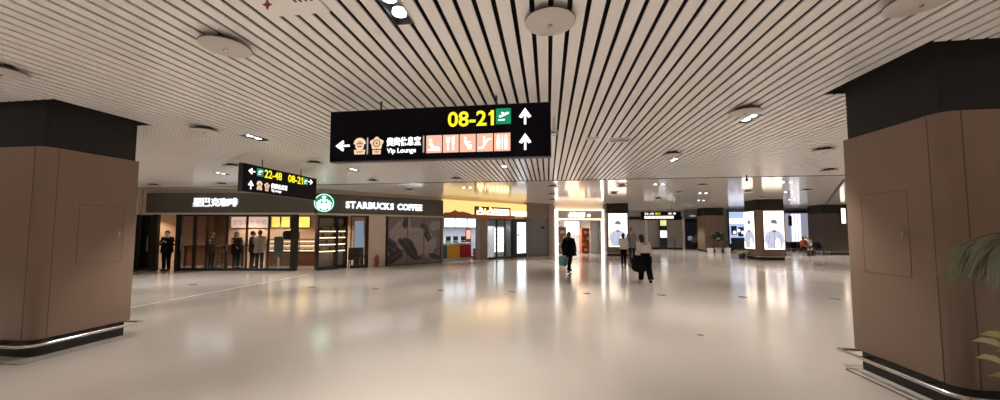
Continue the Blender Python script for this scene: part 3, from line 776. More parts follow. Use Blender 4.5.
# extinguisher by the cream wall
M['dull_red'] = mat('dull_red_paint', (0.33, 0.07, 0.04), 0.4)
t = thing('fire_extinguisher', 'dull red fire extinguisher standing against the cream cafe wall', 'fire extinguisher', on(1, 2.66, -0.12), ANG[1])
MB().lathe([(0.08, 0.0), (0.085, 0.03), (0.085, 0.42), (0.06, 0.49), (0.03, 0.52)], n=18).build('tank', 'dull_red', t, True)
MB().box(-0.02, 0.02, -0.09, 0.03, 0.55, 0.575).tube([(0, 0, 0.5), (0, 0, 0.56)], 0.02).build('valve_handle', 'black', t)
MB().tube([(0.02, 0, 0.53), (0.09, -0.02, 0.5), (0.11, -0.02, 0.3), (0.10, -0.02, 0.15)], 0.012).build('hose', 'black', t, True)
# bar stool with round wooden back
def stool(loc, rz, label):
    t = thing('bar_stool', label, 'stool', loc, rz)
    MB().lathe([(0.17, 0.72), (0.19, 0.74), (0.19, 0.78), (0.16, 0.80)], n=20).build('seat', 'wood', t, True)
    b = MB(); b.prism(circle(0, 1.28, 0.20, 24), 0.14, 0.17); b.build('backrest', 'wood', t, bevel=0.006)
    for sx in (-1, 1): MB().tube([(sx*0.08, 0.13, 0.76), (sx*0.08, 0.155, 1.14)], 0.012).build('back_post', 'frame', t, True)
    for a in range(4):
        q = PI/4+a*PI/2; MB().tube([(0.13*math.cos(q), 0.13*math.sin(q), 0.73), (0.21*math.cos(q), 0.21*math.sin(q), 0)], 0.014).build('leg', 'frame', t, True)
    MB().tube([(0.18*math.cos(a*PI/8), 0.18*math.sin(a*PI/8), 0.28) for a in range(16)], 0.009, closed=True).build('foot_ring', 'frame', t, True)
stool(on(0, 3.02, 0.9), ANG[0]+PI, 'bar stool with a round orange-brown back, between two customers behind the cafe glass')
t = thing('bar_table', 'long brown bar counter behind the left cafe windows', 'table', on(0, 0.6, 1.55), ANG[0])
MB().box(0, 2.9, 0, 0.5, 0.98, 1.03).build('top', 'dark_wood', t, bevel=0.006)
MB().box(0.05, 2.85, 0.12, 0.17, 0.05, 0.98).build('panel', 'wood', t)
for x in (0.05, 2.79): MB().box(x, x+0.06, 0.05, 0.11, 0, 0.98).build('leg', 'frame', t)

# --- fast food front (segment C)
LC_ = LEN[2]
M['beam'] = mat('brown_beam', (0.42, 0.15, 0.05), 0.4, noise=0.15)
t = thing('shop_bulkhead', 'glowing gold bulkhead with brown beam over the fast food counter', 'shop fascia', on(2, 0.03), ANG[2])
MB().box(0, LC_-0.06, -0.06, 0.14, 2.62, 3.42).build('panel', 'e_gold', t)
b = MB(); b.box(0, LC_-1.2, -0.14, 0.1, 2.44, 2.64); b.prism([(0, 2.64), (1.9, 2.64), (1.7, 2.70), (1.2, 2.80), (0.95, 2.76), (0.7, 2.86), (0.4, 2.72), (0, 2.70)], -0.10, -0.06); b.build('beam', 'beam', t)
MB().box(2.05, 4.85, -0.12, -0.06, 2.64, 3.13).build('sign_board', 'dark_wood', t)
MB().box(5.0, LC_-0.06, -0.09, -0.06, 2.62, 2.95).build('lit_end_panel', 'e_pale', t)
def strokes(mb, x0, z0, w, h, recs, y0, y1):
    for a, b_, c, d in recs: mb.box(x0+a*w, x0+b_*w, y0, y1, z0+c*h, z0+d*h)
G1 = [(0.05,0.95,0.0,0.16),(0.05,0.22,0,0.55),(0.78,0.95,0,0.55),(0.2,0.8,0.42,0.56),(0.42,0.58,0.56,1.0),(0.58,0.85,0.72,0.84)]
G2 = [(0.42,0.58,0,1),(0.58,0.9,0.4,0.55)]
G3 = [(0,0.14,0,1),(0.86,1,0,1),(0.14,0.86,0.84,1),(0.14,0.86,0.42,0.56),(0.14,0.86,0,0.14)]
t = thing('shop_lettering', 'lit cream characters on the dark board of the gold bulkhead', 'sign', on(2, 2.20, -0.122, 2.66), ANG[2])
x = 0.0
for g, w in ((G1, 0.5), (G2, 0.18), (G1, 0.5), (G3, 0.28), (G3, 0.28), (G3, 0.28), (G3, 0.28)):
    b = MB(); strokes(b, x, 0, w, 0.42 if w > 0.3 else 0.36, g, -0.05, 0); b.build('character', 'e_gold_letters', t); x += w+0.035
M['cool_wall'] = mat('cool_white_wall', (0.62, 0.68, 0.76), 0.5)
struct('wall_counter_back', MB().box(-0.1, 6.4, 3.0, 3.1, 0, 2.7), 'cool_wall', on(2, 0), ANG[2])
struct('wall_counter_left', MB().box(-0.1, 0.02, 0.65, 3.0, 0, 2.7), 'cool_wall', on(2, 0), ANG[2])
struct('wall_counter_right', MB().box(6.32, 6.40, 0.16, 3.0, 0, 2.7), 'wall_grey', on(2, 0), ANG[2])
struct('ceiling_counter', MB().box(-0.1, 6.4, 0.32, 3.1, 2.66, 2.72), 'wall_white', on(2, 0), ANG[2])
for s in (1.0, 2.6, 4.2, 5.5): spot(*on(2, s, 1.5, 2.62), 95, (0.90, 0.94, 1.0), 68)
for k, (a, c) in enumerate(((1.9, 2.78), (2.82, 3.68), (3.74, 4.6))):
    t = thing('menu_screen', ['cool white lit menu screen left of three above the counter', 'cool white lit menu screen in the middle above the counter', 'cool white lit menu screen nearest the glass door'][k], 'menu screen', on(2, a, 2.9), ANG[2], 'menu screens over the fast food counter')
    MB().box(0, c-a, 0.02, 0.08, 1.92, 2.52).build('casing', 'frame', t); MB().box(0.02, c-a-0.02, 0.0, 0.02, 1.94, 2.5).build('screen', 'e_cool', t)
t = thing('service_counter', 'fast food counter with teal, yellow and red front panels', 'counter', on(2, 0.50, 0.75), ANG[2])
M['teal'] = mat('teal_panel', (0.01, 0.20, 0.17), 0.35); M['yellow'] = mat('yellow_panel', (0.85, 0.45, 0.02), 0.35); M['crimson'] = mat('red_panel', (0.42, 0.012, 0.02), 0.35)
MB().box(0, 1.97, 0.03, 0.7, 0.12, 0.92).build('body', 'wall_white', t)
for a, c, m in ((0.0, 0.24, 'teal'), (0.26, 1.14, 'yellow'), (1.16, 1.95, 'crimson')): MB().box(a, c, 0.0, 0.03, 0.14, 0.88).build('front_panel', m, t)
MB().box(-0.02, 2.0, -0.05, 0.75, 0.92, 1.0).build('worktop', 'wall_white', t, bevel=0.01)
MB().box(0, 1.97, 0.05, 0.7, 0, 0.12).build('plinth', 'wall_white', t)
M['purple'] = mat('magenta_panel', (0.30, 0.02, 0.12), 0.4)
def till(s, label):
    t = thing('till', label, 'till', on(2, s, 1.05, 1.0), ANG[2], 'dark tills on the counter')
    MB().box(-0.12, 0.12, -0.1, 0.12, 0, 0.08).build('base', 'black', t); MB().box(-0.16, 0.16, 0.0, 0.03, 0.12, 0.38).build('screen', 'black', t); MB().box(-0.02, 0.02, 0.01, 0.04, 0.06, 0.14).build('stem', 'steel', t)
till(1.04, 'dark till over the yellow counter panel'); till(1.55, 'dark till between the yellow and red counter panels'); till(2.1, 'dark till over the red counter panel')
t = thing('price_board', 'tall magenta board behind the red end of the counter', 'board', on(2, 2.70, 1.65), ANG[2])
MB().box(0, 0.42, 0, 0.04, 0.1, 1.85).build('panel', 'purple', t); MB().box(0.05, 0.37, -0.005, 0, 1.2, 1.75).build('print', 'e_salmon', t); MB().box(-0.05, 0.47, -0.1, 0.14, 0, 0.1).build('base', 'frame', t)
t = thing('goods_stack', 'low stack of red boxes beside the dark door pillar', 'box stack', on(2, 2.56, 0.45), ANG[2])
for k in range(3): MB().box(0.02*k, 0.30-0.01*k, 0, 0.28, 0.22*k, 0.22*k+0.2).build('tray', 'crimson', t, bevel=0.006)
struct('wall_door_pier', MB().box(2.48, 3.02, -0.10, 0.35, 0, 2.46), 'wall_brown', on(2, 0), ANG[2])
b = MB(); b.box(5.14, 5.42, -0.04, 0.14, 0, 2.46); struct('wall_poster_pier', b, 'frame', on(2, 0), ANG[2])
window('window_7', 2, 3.02, 3.85); glass_door('door_3', 2, 3.85, 4.55, 1, 0.06); window('window_8', 2, 4.55, 5.14)
t = thing('display_fridge', 'pale blue lit upright fridge behind the glass door', 'fridge', on(2, 4.85, 1.5), ANG[2])
MB().box(0, 1.0, 0.0, 0.6, 0, 2.0).build('cabinet', 'wall_white', t, bevel=0.01)
MB().box(0.06, 0.94, -0.02, 0.0, 0.3, 1.9).build('lit_front', 'e_cool', t)
for z in (0.65, 1.0, 1.35, 1.65): MB().box(0.06, 0.94, -0.03, -0.02, z, z+0.03).build('shelf', 'wall_grey', t)
t = thing('lit_poster', 'white lit poster in a black frame between glass door and grey shutter', 'poster', on(2, 5.42, -0.05), ANG[2])
MB().box(0, 0.97, 0, 0.15, 0, 2.46).build('frame', 'frame', t, bevel=0.006)
MB().box(0.10, 0.88, -0.008, 0.0, 0.26, 2.24).build('panel', 'e_ad_cool', t)
b = MB(); b.prism(circle(0.2, 1.42, 0.09, 16), -0.012, -0.008); b.build('round_print', 'ad_dark', t)
for z, w in ((0.98, 0.1), (0.8, 0.14), (0.62, 0.12), (0.36, 0.22)): MB().box(0.55-w/2, 0.55+w/2, -0.012, -0.008, z-0.025, z+0.025).build('print_line', 'ad_dark', t)

# --- grey shutter bay (segment D)
struct('wall_shutter_head', MB().box(0.03, LEN[3], 0.0, 0.15, 2.45, 3.45), 'wall_brown', on(3, 0), ANG[3])
struct('wall_shutter_pier', MB().box(1.80, LEN[3]+0.02, -0.06, 0.3, 0, 3.45), 'wall_brown', on(3, 0), ANG[3])
t = thing('roller_shutter', 'grey slatted roller shutter closed under a brown wall, left of the white portal', 'shutter', on(3, 0.05), ANG[3])
M['shutter'] = mat('grey_shutter', (0.21, 0.22, 0.235), 0.45, 0.3)
b = MB()
for k in range(24): b.prism([(0.05, 0.02+k*0.1), (1.70, 0.02+k*0.1), (1.70, 0.115+k*0.1), (0.05, 0.115+k*0.1)], 0.04+0.0*k, 0.07)
b.build('curtain', 'shutter', t)
for x in (0.0, 1.70): MB().box(x, x+0.05, 0.0, 0.10, 0, 2.44).build('guide', 'wall_grey', t)
MB().box(1.15, 1.45, 0.03, 0.04, 1.85, 2.0).build('notice', 'black', t)

M['portal_head'] = mat('pale_grey_portal_head', (0.55, 0.52, 0.50), 0.4)
# --- white portal shop (segment E)
LE = LEN[4]
t = thing('portal_frame', 'glowing white portal frame round the bright shop entrance', 'portal', on(4, 0.05), ANG[4])
MB().box(0.03, 0.16, -0.16, 0.12, 0, 3.22).build('jamb', 'e_jamb', t); MB().box(LE-0.25, LE-0.11, -0.16, 0.12, 0, 3.22).build('jamb', 'e_jamb', t)
MB().box(0.17, LE-0.27, -0.10, 0.12, 2.55, 3.12).build('head', 'portal_head', t)
for z in (3.13, 2.47): MB().box(0.17, LE-0.27, -0.13, 0.12, z, z+0.07).build('light_line', 'e_ad', t)
t = thing('shop_lettering', 'four lit yellow-white characters and a dot on the grey portal head', 'sign', on(4, 1.02, -0.102, 2.66), ANG[4])
for k, g in enumerate((G1, G3, G1, G3)):
    b = MB(); strokes(b, k*0.31, 0, 0.27, 0.32, g, -0.04, 0); b.build('character', 'e_gold_letters', t)
MB().prism(circle(1.53, 0.11, 0.11, 20), -0.04, 0).build('dot', 'e_ad', t)
struct('wall_portal_back', MB().box(-0.3, 5.6, 4.0, 4.1, 0, 3.3), 'wall_white', on(4, 0), ANG[4])
struct('wall_portal_left', MB().box(-0.05, 0.03, 0.12, 4.0, 0, 3.3), 'wall_white', on(4, 0), ANG[4])
struct('wall_portal_right', MB().box(LE-0.05, LE+0.05, 0.0, 9.0, 0, ZC), 'wall_grey', on(4, 0), ANG[4])
struct('ceiling_portal', MB().box(0, LE, 0.13, 4.1, 3.0, 3.1), 'wall_white', on(4, 0), ANG[4])
for s in (1.0, 2.5): spot(*on(4, s, 1.9, 2.95), 320, (1.0, 0.95, 0.9), 68)
t = thing('light_wall', 'bright white lit panel at the back of the portal shop', 'light panel', on(4, 2.4, 3.9), ANG[4])
MB().box(0, 1.25, 0.0, 0.06, 1.35, 2.45).build('panel', 'e_ad', t); MB().box(-0.04, 1.29, 0.02, 0.08, 1.31, 2.49).build('frame', 'wall_white', t)
M['orange'] = mat('orange_red_stand', (0.55, 0.13, 0.05), 0.45)
def gondola(s, y, w, h, m, label):
    t = thing('display_shelf', label, 'shelf unit', on(4, s, y), ANG[4])
    b = MB(); b.box(0, 0.04, 0, 0.4, 0, h); b.box(w-0.04, w, 0, 0.4, 0, h); b.box(0.04, w-0.04, 0.37, 0.4, 0, h); b.build('frame', m, t)
    for k in range(5): MB().box(0.04, w-0.04, 0.02, 0.37, 0.1+k*(h-0.15)/4, 0.14+k*(h-0.15)/4).build('shelf', m, t)
    return t
gondola(2.78, 1.6, 0.75, 1.9, 'orange', 'orange-red display shelf in the portal shop right of the person in black')
gondola(0.95, 1.8, 0.7, 2.0, 'wall_grey', 'grey display shelf inside the left side of the portal shop')
M['goods'] = [mat('goods_%s' % n_, c, 0.5) for n_, c in (('red', (0.5, 0.05, 0.04)), ('cream', (0.7, 0.6, 0.45)), ('amber', (0.6, 0.28, 0.08)))]
n = 0
for (s, y, h, nm, cnt) in ((2.78, 1.6, 1.9, 'orange-red', 3), (0.95, 1.8, 2.0, 'grey', 3)):
    for k in range(4):
        for j in range(cnt):
            o = MB().box(-0.07, 0.07, -0.08, 0.08, 0, 0.2+0.02*(j % 2)).build('gift_box', M['goods'][(j+k) % 3], bevel=0.004)
            o.location = on(4, s+0.16+j*0.22, y+0.18, 0.141+k*(h-0.15)/4); o.rotation_euler = (0, 0, ANG[4])
            tag(o, '%s gift box on the %s shelf of the %s display' % (['red', 'cream', 'amber'][(j+k) % 3], ['lowest', 'second', 'third', 'fourth'][k], nm), 'box', 'gift boxes in the portal shop'); n += 1
struct('wall_portal_pier', MB().box(3.10, 3.74, 0.8, 0.95, 0, 3.0), 'wall_grey', on(4, 0), ANG[4])

# ------------------------------------------------------------------ far poster columns
def poster_column(x0, x1, y0, y1, label, ads):
    """ads: list of (face, a, b, z0, z1): face 'f' front (towards -y) or 'l' (towards -x)"""
    t = thing('poster_column' if ads else 'clad_column', label, 'column', (x0, y0, 0), 0, kind='thing')
    w, d = x1-x0, y1-y0
    MB().plan(rrect(0, w, 0, d, 0.08, 4), 0.2, 2.93).build('cladding', 'clad_shaded' if w > 2 else 'clad', t, True)
    MB().plan(rrect(0.03, w-0.03, 0.03, d-0.03, 0.04, 3), 2.93, ZC+0.0).build('header_band', 'band', t)
    MB().plan(rrect(0.05, w-0.05, 0.05, d-0.05, 0.06, 3), 0.0, 0.2).build('plinth', 'black', t)
    MB().tube([(x, y, 0.19) for x, y in rrect(-0.11, w+0.11, -0.11, d+0.11, 0.1, 3)], 0.02, 8, closed=True).build('guard_rail', 'steel', t, True)
    for face, a, b_, z0, z1 in ads:
        e = bpy.data.objects.new('lit_poster', None); C.objects.link(e); e.parent = t
        if face == 'f': e.location = (a, -0.05, 0)
        else: e.location = (-0.05, b_, 0); e.rotation_euler = (0, 0, R(-90))
        ww = b_-a
        MB().box(0, ww, 0, 0.07, z0-0.03, z1+0.03).build('light_box', 'frame', e)
        p = MB().box(0.02, ww-0.02, -0.006, 0.0, z0, z1).build('panel', 'e_ad', e)
        b = MB(); h = z1-z0; portrait_into(e, ww, z0, z1, -0.007)
def portrait_into(e, w, z0, z1, y): 
    h = z1-z0; q = lambda P: [(w*a, z0+h*b_) for a, b_ in P]
    jk = MB().prism(q([(0.14, 0.02), (0.88, 0.02), (0.90, 0.16), (0.98, 0.20), (0.95, 0.36), (0.84, 0.44), (0.64, 0.50), (0.36, 0.50), (0.16, 0.44), (0.05, 0.36), (0.02, 0.20), (0.12, 0.16)]), y-0.003, y).build('jacket_print', 'ad_blue', e)
    MB().prism(q([(0.54, 0.04), (0.78, 0.06), (0.76, 0.26), (0.62, 0.30), (0.54, 0.22)]), y-0.006, y-0.003).build('bag_print', 'ad_skin', jk)
    for pa, pb in (((0.5, 0.04), (0.5, 0.46)), ((0.2, 0.16), (0.3, 0.36)), ((0.82, 0.16), (0.72, 0.38)), ((0.30, 0.10), (0.46, 0.16))):
        MB().prism(capsule(q([pa])[0], q([pb])[0], 0.018, 3), y-0.005, y-0.003).build('fold_print', 'ad_fold', jk)
    MB().prism(q([(0.40, 0.45), (0.60, 0.45), (0.57, 0.51), (0.43, 0.51)]), y-0.009, y-0.006).build('collar_print', 'ad_dark', e)
    MB().prism([(w*0.5+w*0.12*math.cos(i*PI/10), z0+h*0.62+h*0.10*math.sin(i*PI/10)) for i in range(20)], y-0.003, y).build('face_print', 'ad_skin', e)
    MB().prism(q([(0.33, 0.68), (0.69, 0.66), (0.63, 0.76), (0.5, 0.79), (0.38, 0.76)]), y-0.006, y-0.003).build('cap_print', 'ad_dark', e)
poster_column(3.92, 5.42, 25.2, 26.7, 'brown column with one lit poster, right of the white portal shop', [('f', 0.12, 1.38, 0.62, 2.86)])
poster_column(12.25, 13.75, 23.05, 24.55, 'brown column with lit posters on two faces, before the far seating', [('f', 0.28, 1.40, 0.62, 2.86), ('l', 0.25, 1.40, 0.62, 2.86)])
poster_column(12.6, 14.1, 31.2, 32.7, 'plain brown column behind the three white planters and palm', [])
poster_column(19.4, 22.6, 28.5, 30.0, 'wide shaded brown clad pier right of the far seating', [])
struct('wall_mounted_pier', MB().box(22.6, XR, 28.9, 29.1, 0, ZC), 'wall_brown')
t = thing('light_panel', 'small upright white light panel high beside the right column edge', 'light panel', (20.55, 28.40, 0))
MB().box(0, 0.30, 0, 0.09, 2.2, 3.3).build('casing', 'frame', t); MB().box(0.02, 0.28, -0.01, 0, 2.22, 3.28).build('panel', 'e_ad', t)

# ------------------------------------------------------------------ far wall and its shop windows
struct('wall_front', MB().box(4.0, XR, YF, YF+0.2, 0, ZC), 'wall_far')
struct('baseboard_front', MB().box(4.0, XR, YF-0.04, YF, 0, 0.14), 'band')
for k, x in enumerate((8.95, 12.2)): struct('trim_%d' % (10+k), MB().box(x, x+0.18, YF-0.12, YF, 0, 2.8), 'wall_white')
struct('trim_12', MB().box(7.4, 12.2, YF-0.10, YF, 2.72, 3.0), 'black')
t = thing('information_totem', 'black totem with yellow-green top and white screen under the far hanging sign', 'totem', (10.08, 34.4, 0))
MB().box(0, 0.62, 0, 0.25, 0.0, 2.84).build('body', 'black', t, bevel=0.01)
M['e_lime'] = emit('lime_screen', (0.80, 0.82, 0.35), 0.9); M['e_soft'] = emit('soft_screen', (0.95, 0.92, 1.0), 1.3)
MB().box(0.04, 0.58, -0.01, 0, 2.14, 2.80).build('top_screen', 'e_lime', t); MB().box(0.02, 0.60, -0.01, 0, 1.06, 1.70).build('screen', 'e_soft', t)
t = thing('barrier_post', 'thin dark barrier post on the floor before the far grey wall', 'post', (11.2, 34.0, 0))
MB().lathe([(0.16, 0), (0.16, 0.02), (0.04, 0.05)], n=16).build('base', 'black', t, True); MB().lathe([(0.035, 0.03), (0.035, 0.9), (0.05, 0.91), (0.05, 0.97), (0.02, 0.99)], n=12).build('pole', 'dark_wood', t, True)
M['navy'] = mat('navy_panel', (0.035, 0.04, 0.075), 0.3, noise=0.3, scale=1.5)
t = thing('closed_shop', 'closed navy shop front between white trim and the plain brown column', 'shop front', (12.42, YF-0.16, 0))
MB().box(0, 1.25, 0, 0.1, 0.0, 2.45).build('panel', 'navy', t); MB().box(0, 1.25, -0.05, 0.1, 2.45, 2.78).build('header', 'black', t)
MB().box(-0.02, 1.45, -0.02, 0.1, 2.78, 3.45).build('fascia', 'wall_grey', t); MB().box(0.4, 0.9, -0.03, -0.02, 2.98, 3.08).build('name_plate', 'e_divider', t)
for k, (x, z, r_) in enumerate(((0.4, 1.0, 0.22), (0.75, 0.85, 0.28), (0.95, 1.15, 0.18))): MB().prism(circle(x, z, r_, 20), -0.005-0.002*k, 0.0).build('printed_disc', ['ad_dark', 'wall_grey', 'shutter'][k], t)
t = thing('shop_window', 'cool blue lit shop window between the palm and the two-poster column', 'shop window', (15.35, 33.2, 0))
b = MB(); b.box(0, 0.06, 0, 0.12, 0, 3.4); b.box(1.5, 1.56, 0, 0.12, 0, 3.4); b.box(0.06, 1.5, 0, 0.12, 3.3, 3.4); b.box(0.06, 1.5, 0, 0.12, 0, 0.6); b.build('frame', 'frame', t)
MB().box(0.06, 1.5, 0.06, 0.1, 0.6, 3.3).build('backdrop', 'e_blue', t)
MB().box(0.06, 1.5, 0.02, 0.055, 2.3, 2.75).build('light_band', 'e_soft', t)
for k, (x, z, w, h) in enumerate(((0.2, 1.35, 0.45, 0.75), (0.75, 1.2, 0.4, 0.8), (1.15, 1.45, 0.25, 0.65), (0.15, 0.6, 1.3, 0.5))): MB().prism(rrect(x, x+w, z, z+h, 0.08, 3), 0.03-0.01*k, 0.05-0.01*k).build('display_panel', 'navy', t)
b = MB(); 
for k in range(3): b.prism(circle(0.45+0.33*k, 1.55+0.15*(k % 2), 0.14, 14), -0.012, -0.006)
b.build('print_spots', 'e_soft', t)
struct('wall_far_right', MB().box(15.0, XR, 33.3, 33.5, 0, ZC), 'wall_grey')
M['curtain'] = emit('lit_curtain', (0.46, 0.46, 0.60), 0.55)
t = thing('curtain_window', 'pale lavender curtained window behind the far seating', 'window display', (19.4, 33.2, 0))
b = MB(); n = 24; w = 2.3
pts = [(w*i/n, 0.02+0.025*math.sin(i*PI/1.5)) for i in range(n+1)]
b.rings([[(x, y, z) for x, y in pts]+[(x, y+0.02, z) for x, y in reversed(pts)] for z in (0.75, 3.15)]); b.build('curtain', 'curtain', t)
MB().box(0.85, 1.55, -0.03, -0.01, 0.8, 3.1).build('bright_panel', 'e_soft', t); MB().box(0.62, 0.86, -0.08, -0.01, 2.1, 2.95).build('speaker_box', 'black', t)
for x in (1.08, 1.3): MB().box(x, x+0.03, -0.04, -0.03, 0.8, 3.1).build('bar', 'wall_grey', t)
MB().box(0, w, -0.02, 0.08, 3.15, 3.4).build('pelmet', 'navy', t); MB().box(0, w, -0.04, 0.08, 0.0, 0.75).build('sill_panel', 'frame', t)
struct('trim_13', MB().rings([[(10.58, 14.49, ZC-0.02), (10.66, 14.44, ZC-0.02), (10.66, 14.44, ZC+0.01), (10.58, 14.49, ZC+0.01)], [(19.3, 28.0, ZC-0.02), (19.38, 27.95, ZC-0.02), (19.38, 27.95, ZC+0.01), (19.3, 28.0, ZC+0.01)]]), 'black')
for k, (x, y, rz) in enumerate(((16.75, 27.6, 0.3), (16.9, 28.5, -0.3), (17.5, 27.5, 0.2), (18.1, 28.1, -0.2), (18.6, 27.4, 0.4), (18.95, 28.2, 0.2))):
    lounge_chair((x, y, 0), rz, ['dark lounge chair nearest the two-poster column', 'dark lounge chair second from the two-poster column, set back', 'dark lounge chair in the middle of the far seating, in front', 'dark lounge chair in the far seating, set back right', 'dark lounge chair at the front right of the far seating', 'dark lounge chair against the wide brown pier'][k])
# floor outlets in a row
pr = None
OUT = [(-11.31, 'far left, before the cafe windows'), (-7.18, 'before the emblem of the cafe'), (-5.12, 'before the cream cafe wall'), (-3.09, 'before the gold-lit shop, left'), (-1.03, 'before the lit white poster'), (1.04, 'nearest the person in black'), (3.01, 'before the person with the white top'), (5.04, 'right of the walking people'), (7.21, 'nearest the right column')]
for x, w in OUT:
    t = thing('floor_outlet', 'small dark round floor outlet ' + w, 'floor outlet', (x, 10.28, 0), 0, 'floor outlets in a row across the hall')
    MB().lathe([(0.11, 0.0005), (0.11, 0.006), (0.095, 0.008)], n=20).build('rim', 'steel', t, True); MB().box(-0.06, 0.06, -0.05, 0.05, 0.0075, 0.010).build('lid', 'black', t)
t = thing('floor_outlet', 'tiny floor outlet cover alone on the near floor, nearest the camera', 'floor outlet', (2.5, 6.5, 0))
MB().lathe([(0.045, 0.0005), (0.045, 0.005), (0.03, 0.006)], n=16).build('rim', 'steel', t, True); MB().lathe([(0.028, 0.005), (0.026, 0.008)], n=12).build('lid', 'seam', t, True)

# ------------------------------------------------------------------ plants
M['frond_dark'] = mat('dark_palm_leaf', (0.035, 0.055, 0.025), 0.5, noise=0.25, scale=8)
M['frond'] = mat('palm_leaf', (0.21, 0.23, 0.15), 0.5, noise=0.25, scale=8); M['stalk'] = mat('palm_stalk', (0.12, 0.10, 0.045), 0.6)
M['pot_white'] = mat('white_planter', (0.75, 0.72, 0.66), 0.4); M['pot_dark'] = mat('dark_planter', (0.05, 0.04, 0.035), 0.5); M['soil'] = mat('soil', (0.03, 0.02, 0.014), 0.9)
M['croton_red'] = mat('croton_red_leaf', (0.36, 0.16, 0.10), 0.4, noise=0.3, scale=12); M['croton_yellow'] = mat('croton_yellow_leaf', (0.45, 0.42, 0.20), 0.4, noise=0.3, scale=12); M['croton_green'] = mat('croton_green_leaf', (0.06, 0.16, 0.04), 0.4, noise=0.3, scale=12)
def frond(base, az, reach, rise, droop, nl, ll, lw, rnd):
    """one feather leaf: arching rachis with paired leaflets"""
    st = MB(); lf = MB(); pts = []
    d = Vector((math.cos(az), math.sin(az), 0)); side = Vector((-d.y, d.x, 0))
    for k in range(13):
        u = k/12; pts.append(Vector(base)+d*reach*u+Vector((0, 0, rise*u-droop*u*u)))
    st.tube(pts, [0.012*(1-0.85*k/12) for k in range(13)], 6)
    for k in range(nl):
        u = 0.18+0.80*k/(nl-1); f = u*12; i = min(int(f), 11); p = pts[i].lerp(pts[i+1], f-i); t = (pts[i+1]-pts[i]).normalized()
        for sg in (-1, 1):
            dr = (side*sg*(0.75-0.35*u)+t*(0.75+0.4*u)+Vector((0, 0, -0.25-0.35*u+rnd.uniform(-.1, .1)))).normalized()
            L_ = ll*(1-0.45*abs(2*u-0.9))*rnd.uniform(.85, 1.1); n = dr.cross(Vector((0, 0, 1))).normalized()*lw
            a = p; m1 = p+dr*L_*0.4+Vector((0, 0, 0.01)); m2 = p+dr*L_*0.75-Vector((0, 0, 0.12*L_)); e = p+dr*L_-Vector((0, 0, 0.35*L_))
            lf.add([a-n*0.3, a+n*0.3, m1+n, m1-n, m2+n*0.8, m2-n*0.8, e], [(0, 1, 2, 3), (3, 2, 4, 5), (5, 4, 6)])
    return st, lf
def pot(t, r0, r1, h, m, square=False):
    if square:
        MB().rings([[(sx*r, sy*r, z) for sx, sy in ((-1, -1), (1, -1), (1, 1), (-1, 1))] for r, z in ((r0, 0), (r1, h), (r1*0.88, h), (r1*0.86, h-0.05))]).build('planter', m, t, bevel=0.006)
        MB().box(-r1*0.86, r1*0.86, -r1*0.86, r1*0.86, h-0.06, h-0.045).build('soil', 'soil', t)
    else:
        MB().lathe([(r0, 0), (r1, h), (r1*0.9, h), (r1*0.88, h-0.05)], n=28).build('planter', m, t, True)
        MB().lathe([(r1*0.88, h-0.065), (r1*0.88, h-0.05)], n=20).build('soil', 'soil', t)
def palm(loc, label, r, h, m, nf, reach, rise, droop, ll, seed, square=False, z0=0.0, az=None, trunk=0.25, nl=20, lw=0.011, leaf='frond'):
    rnd = random.Random(seed)
    t = thing('potted_palm', label, 'plant', loc)
    pot(t, r*0.8, r, h, m, square)
    MB().tube([(0, 0, h-0.06), (0.01, 0.01, h+trunk*0.5), (0, 0, h+trunk)], [0.05, 0.04, 0.03], 10).build('trunk', 'stalk', t, True)
    for k in range(nf):
        a = (2*PI*k/nf+rnd.uniform(-.2, .2)) if az is None else az[k]
        q = rnd.uniform(.8, 1.15)
        st, lf = frond((0, 0, h+trunk-0.02), a, reach*q, rise*rnd.uniform(.8, 1.25), droop*q, nl, ll, lw, rnd)
        s_ = st.build('frond', 'stalk', t, True); lf.build('leaflets', leaf, s_)
palm((3.90, 3.30, 0), 'palm in a dark planter with fronds in front of the right column', 0.30, 0.42, 'pot_dark', 11, 0.60, 0.50, 0.55, 0.50, 3, trunk=1.17,
     az=[R(a) for a in (178, 205, 160, 232, 262, 300, 350, 40, 190, 218, 172)], nl=22, lw=0.0065)
def croton(loc, label, seed):
    rnd = random.Random(seed); t = thing('croton_plant', label, 'plant', loc); pot(t, 0.10, 0.13, 0.36, 'pot_dark')
    MB().tube([(0, 0, 0.3), (0.01, 0, 0.80)], [0.012, 0.008], 8).build('stem', 'stalk', t, True)
    for k in range(22):
        a = rnd.uniform(0, 2*PI); z = 0.50+0.28*k/15; d = Vector((math.cos(a), math.sin(a), 0)); L_ = rnd.uniform(.19, .28); n = (Vector((-d.y, d.x, 0))*0.6+Vector((0, 0, 0.8)))*0.034
        p0 = Vector((0, 0, z)); n = (Vector((-d.y, d.x, 0))*0.7+Vector((0, 0, 0.7)))*0.045
        m = ['croton_green', 'croton_yellow', 'croton_red', 'croton_green', 'croton_yellow'][k % 5]
        up = Vector((-d.y, d.x, 0))*0.003; ol = [p0]
        for u, w_ in ((.25, .6), (.5, 1), (.75, .75), (1.0, 0), (.75, -.75), (.5, -1), (.25, -.6)): ol.append(p0+d*L_*u+Vector((0, 0, 0.30*L_*math.sin(PI*u*0.8)))+n*w_)
        MB().add(ol+[q+up for q in ol], [tuple(range(8)), tuple(range(15, 7, -1))]+[(a_, (a_+1) % 8, (a_+1) % 8+8, a_+8) for a_ in range(8)]).build('leaf', m, t)
croton((3.48, 3.20, 0.0), 'croton with red and yellow leaves low in front of the palm', 5)
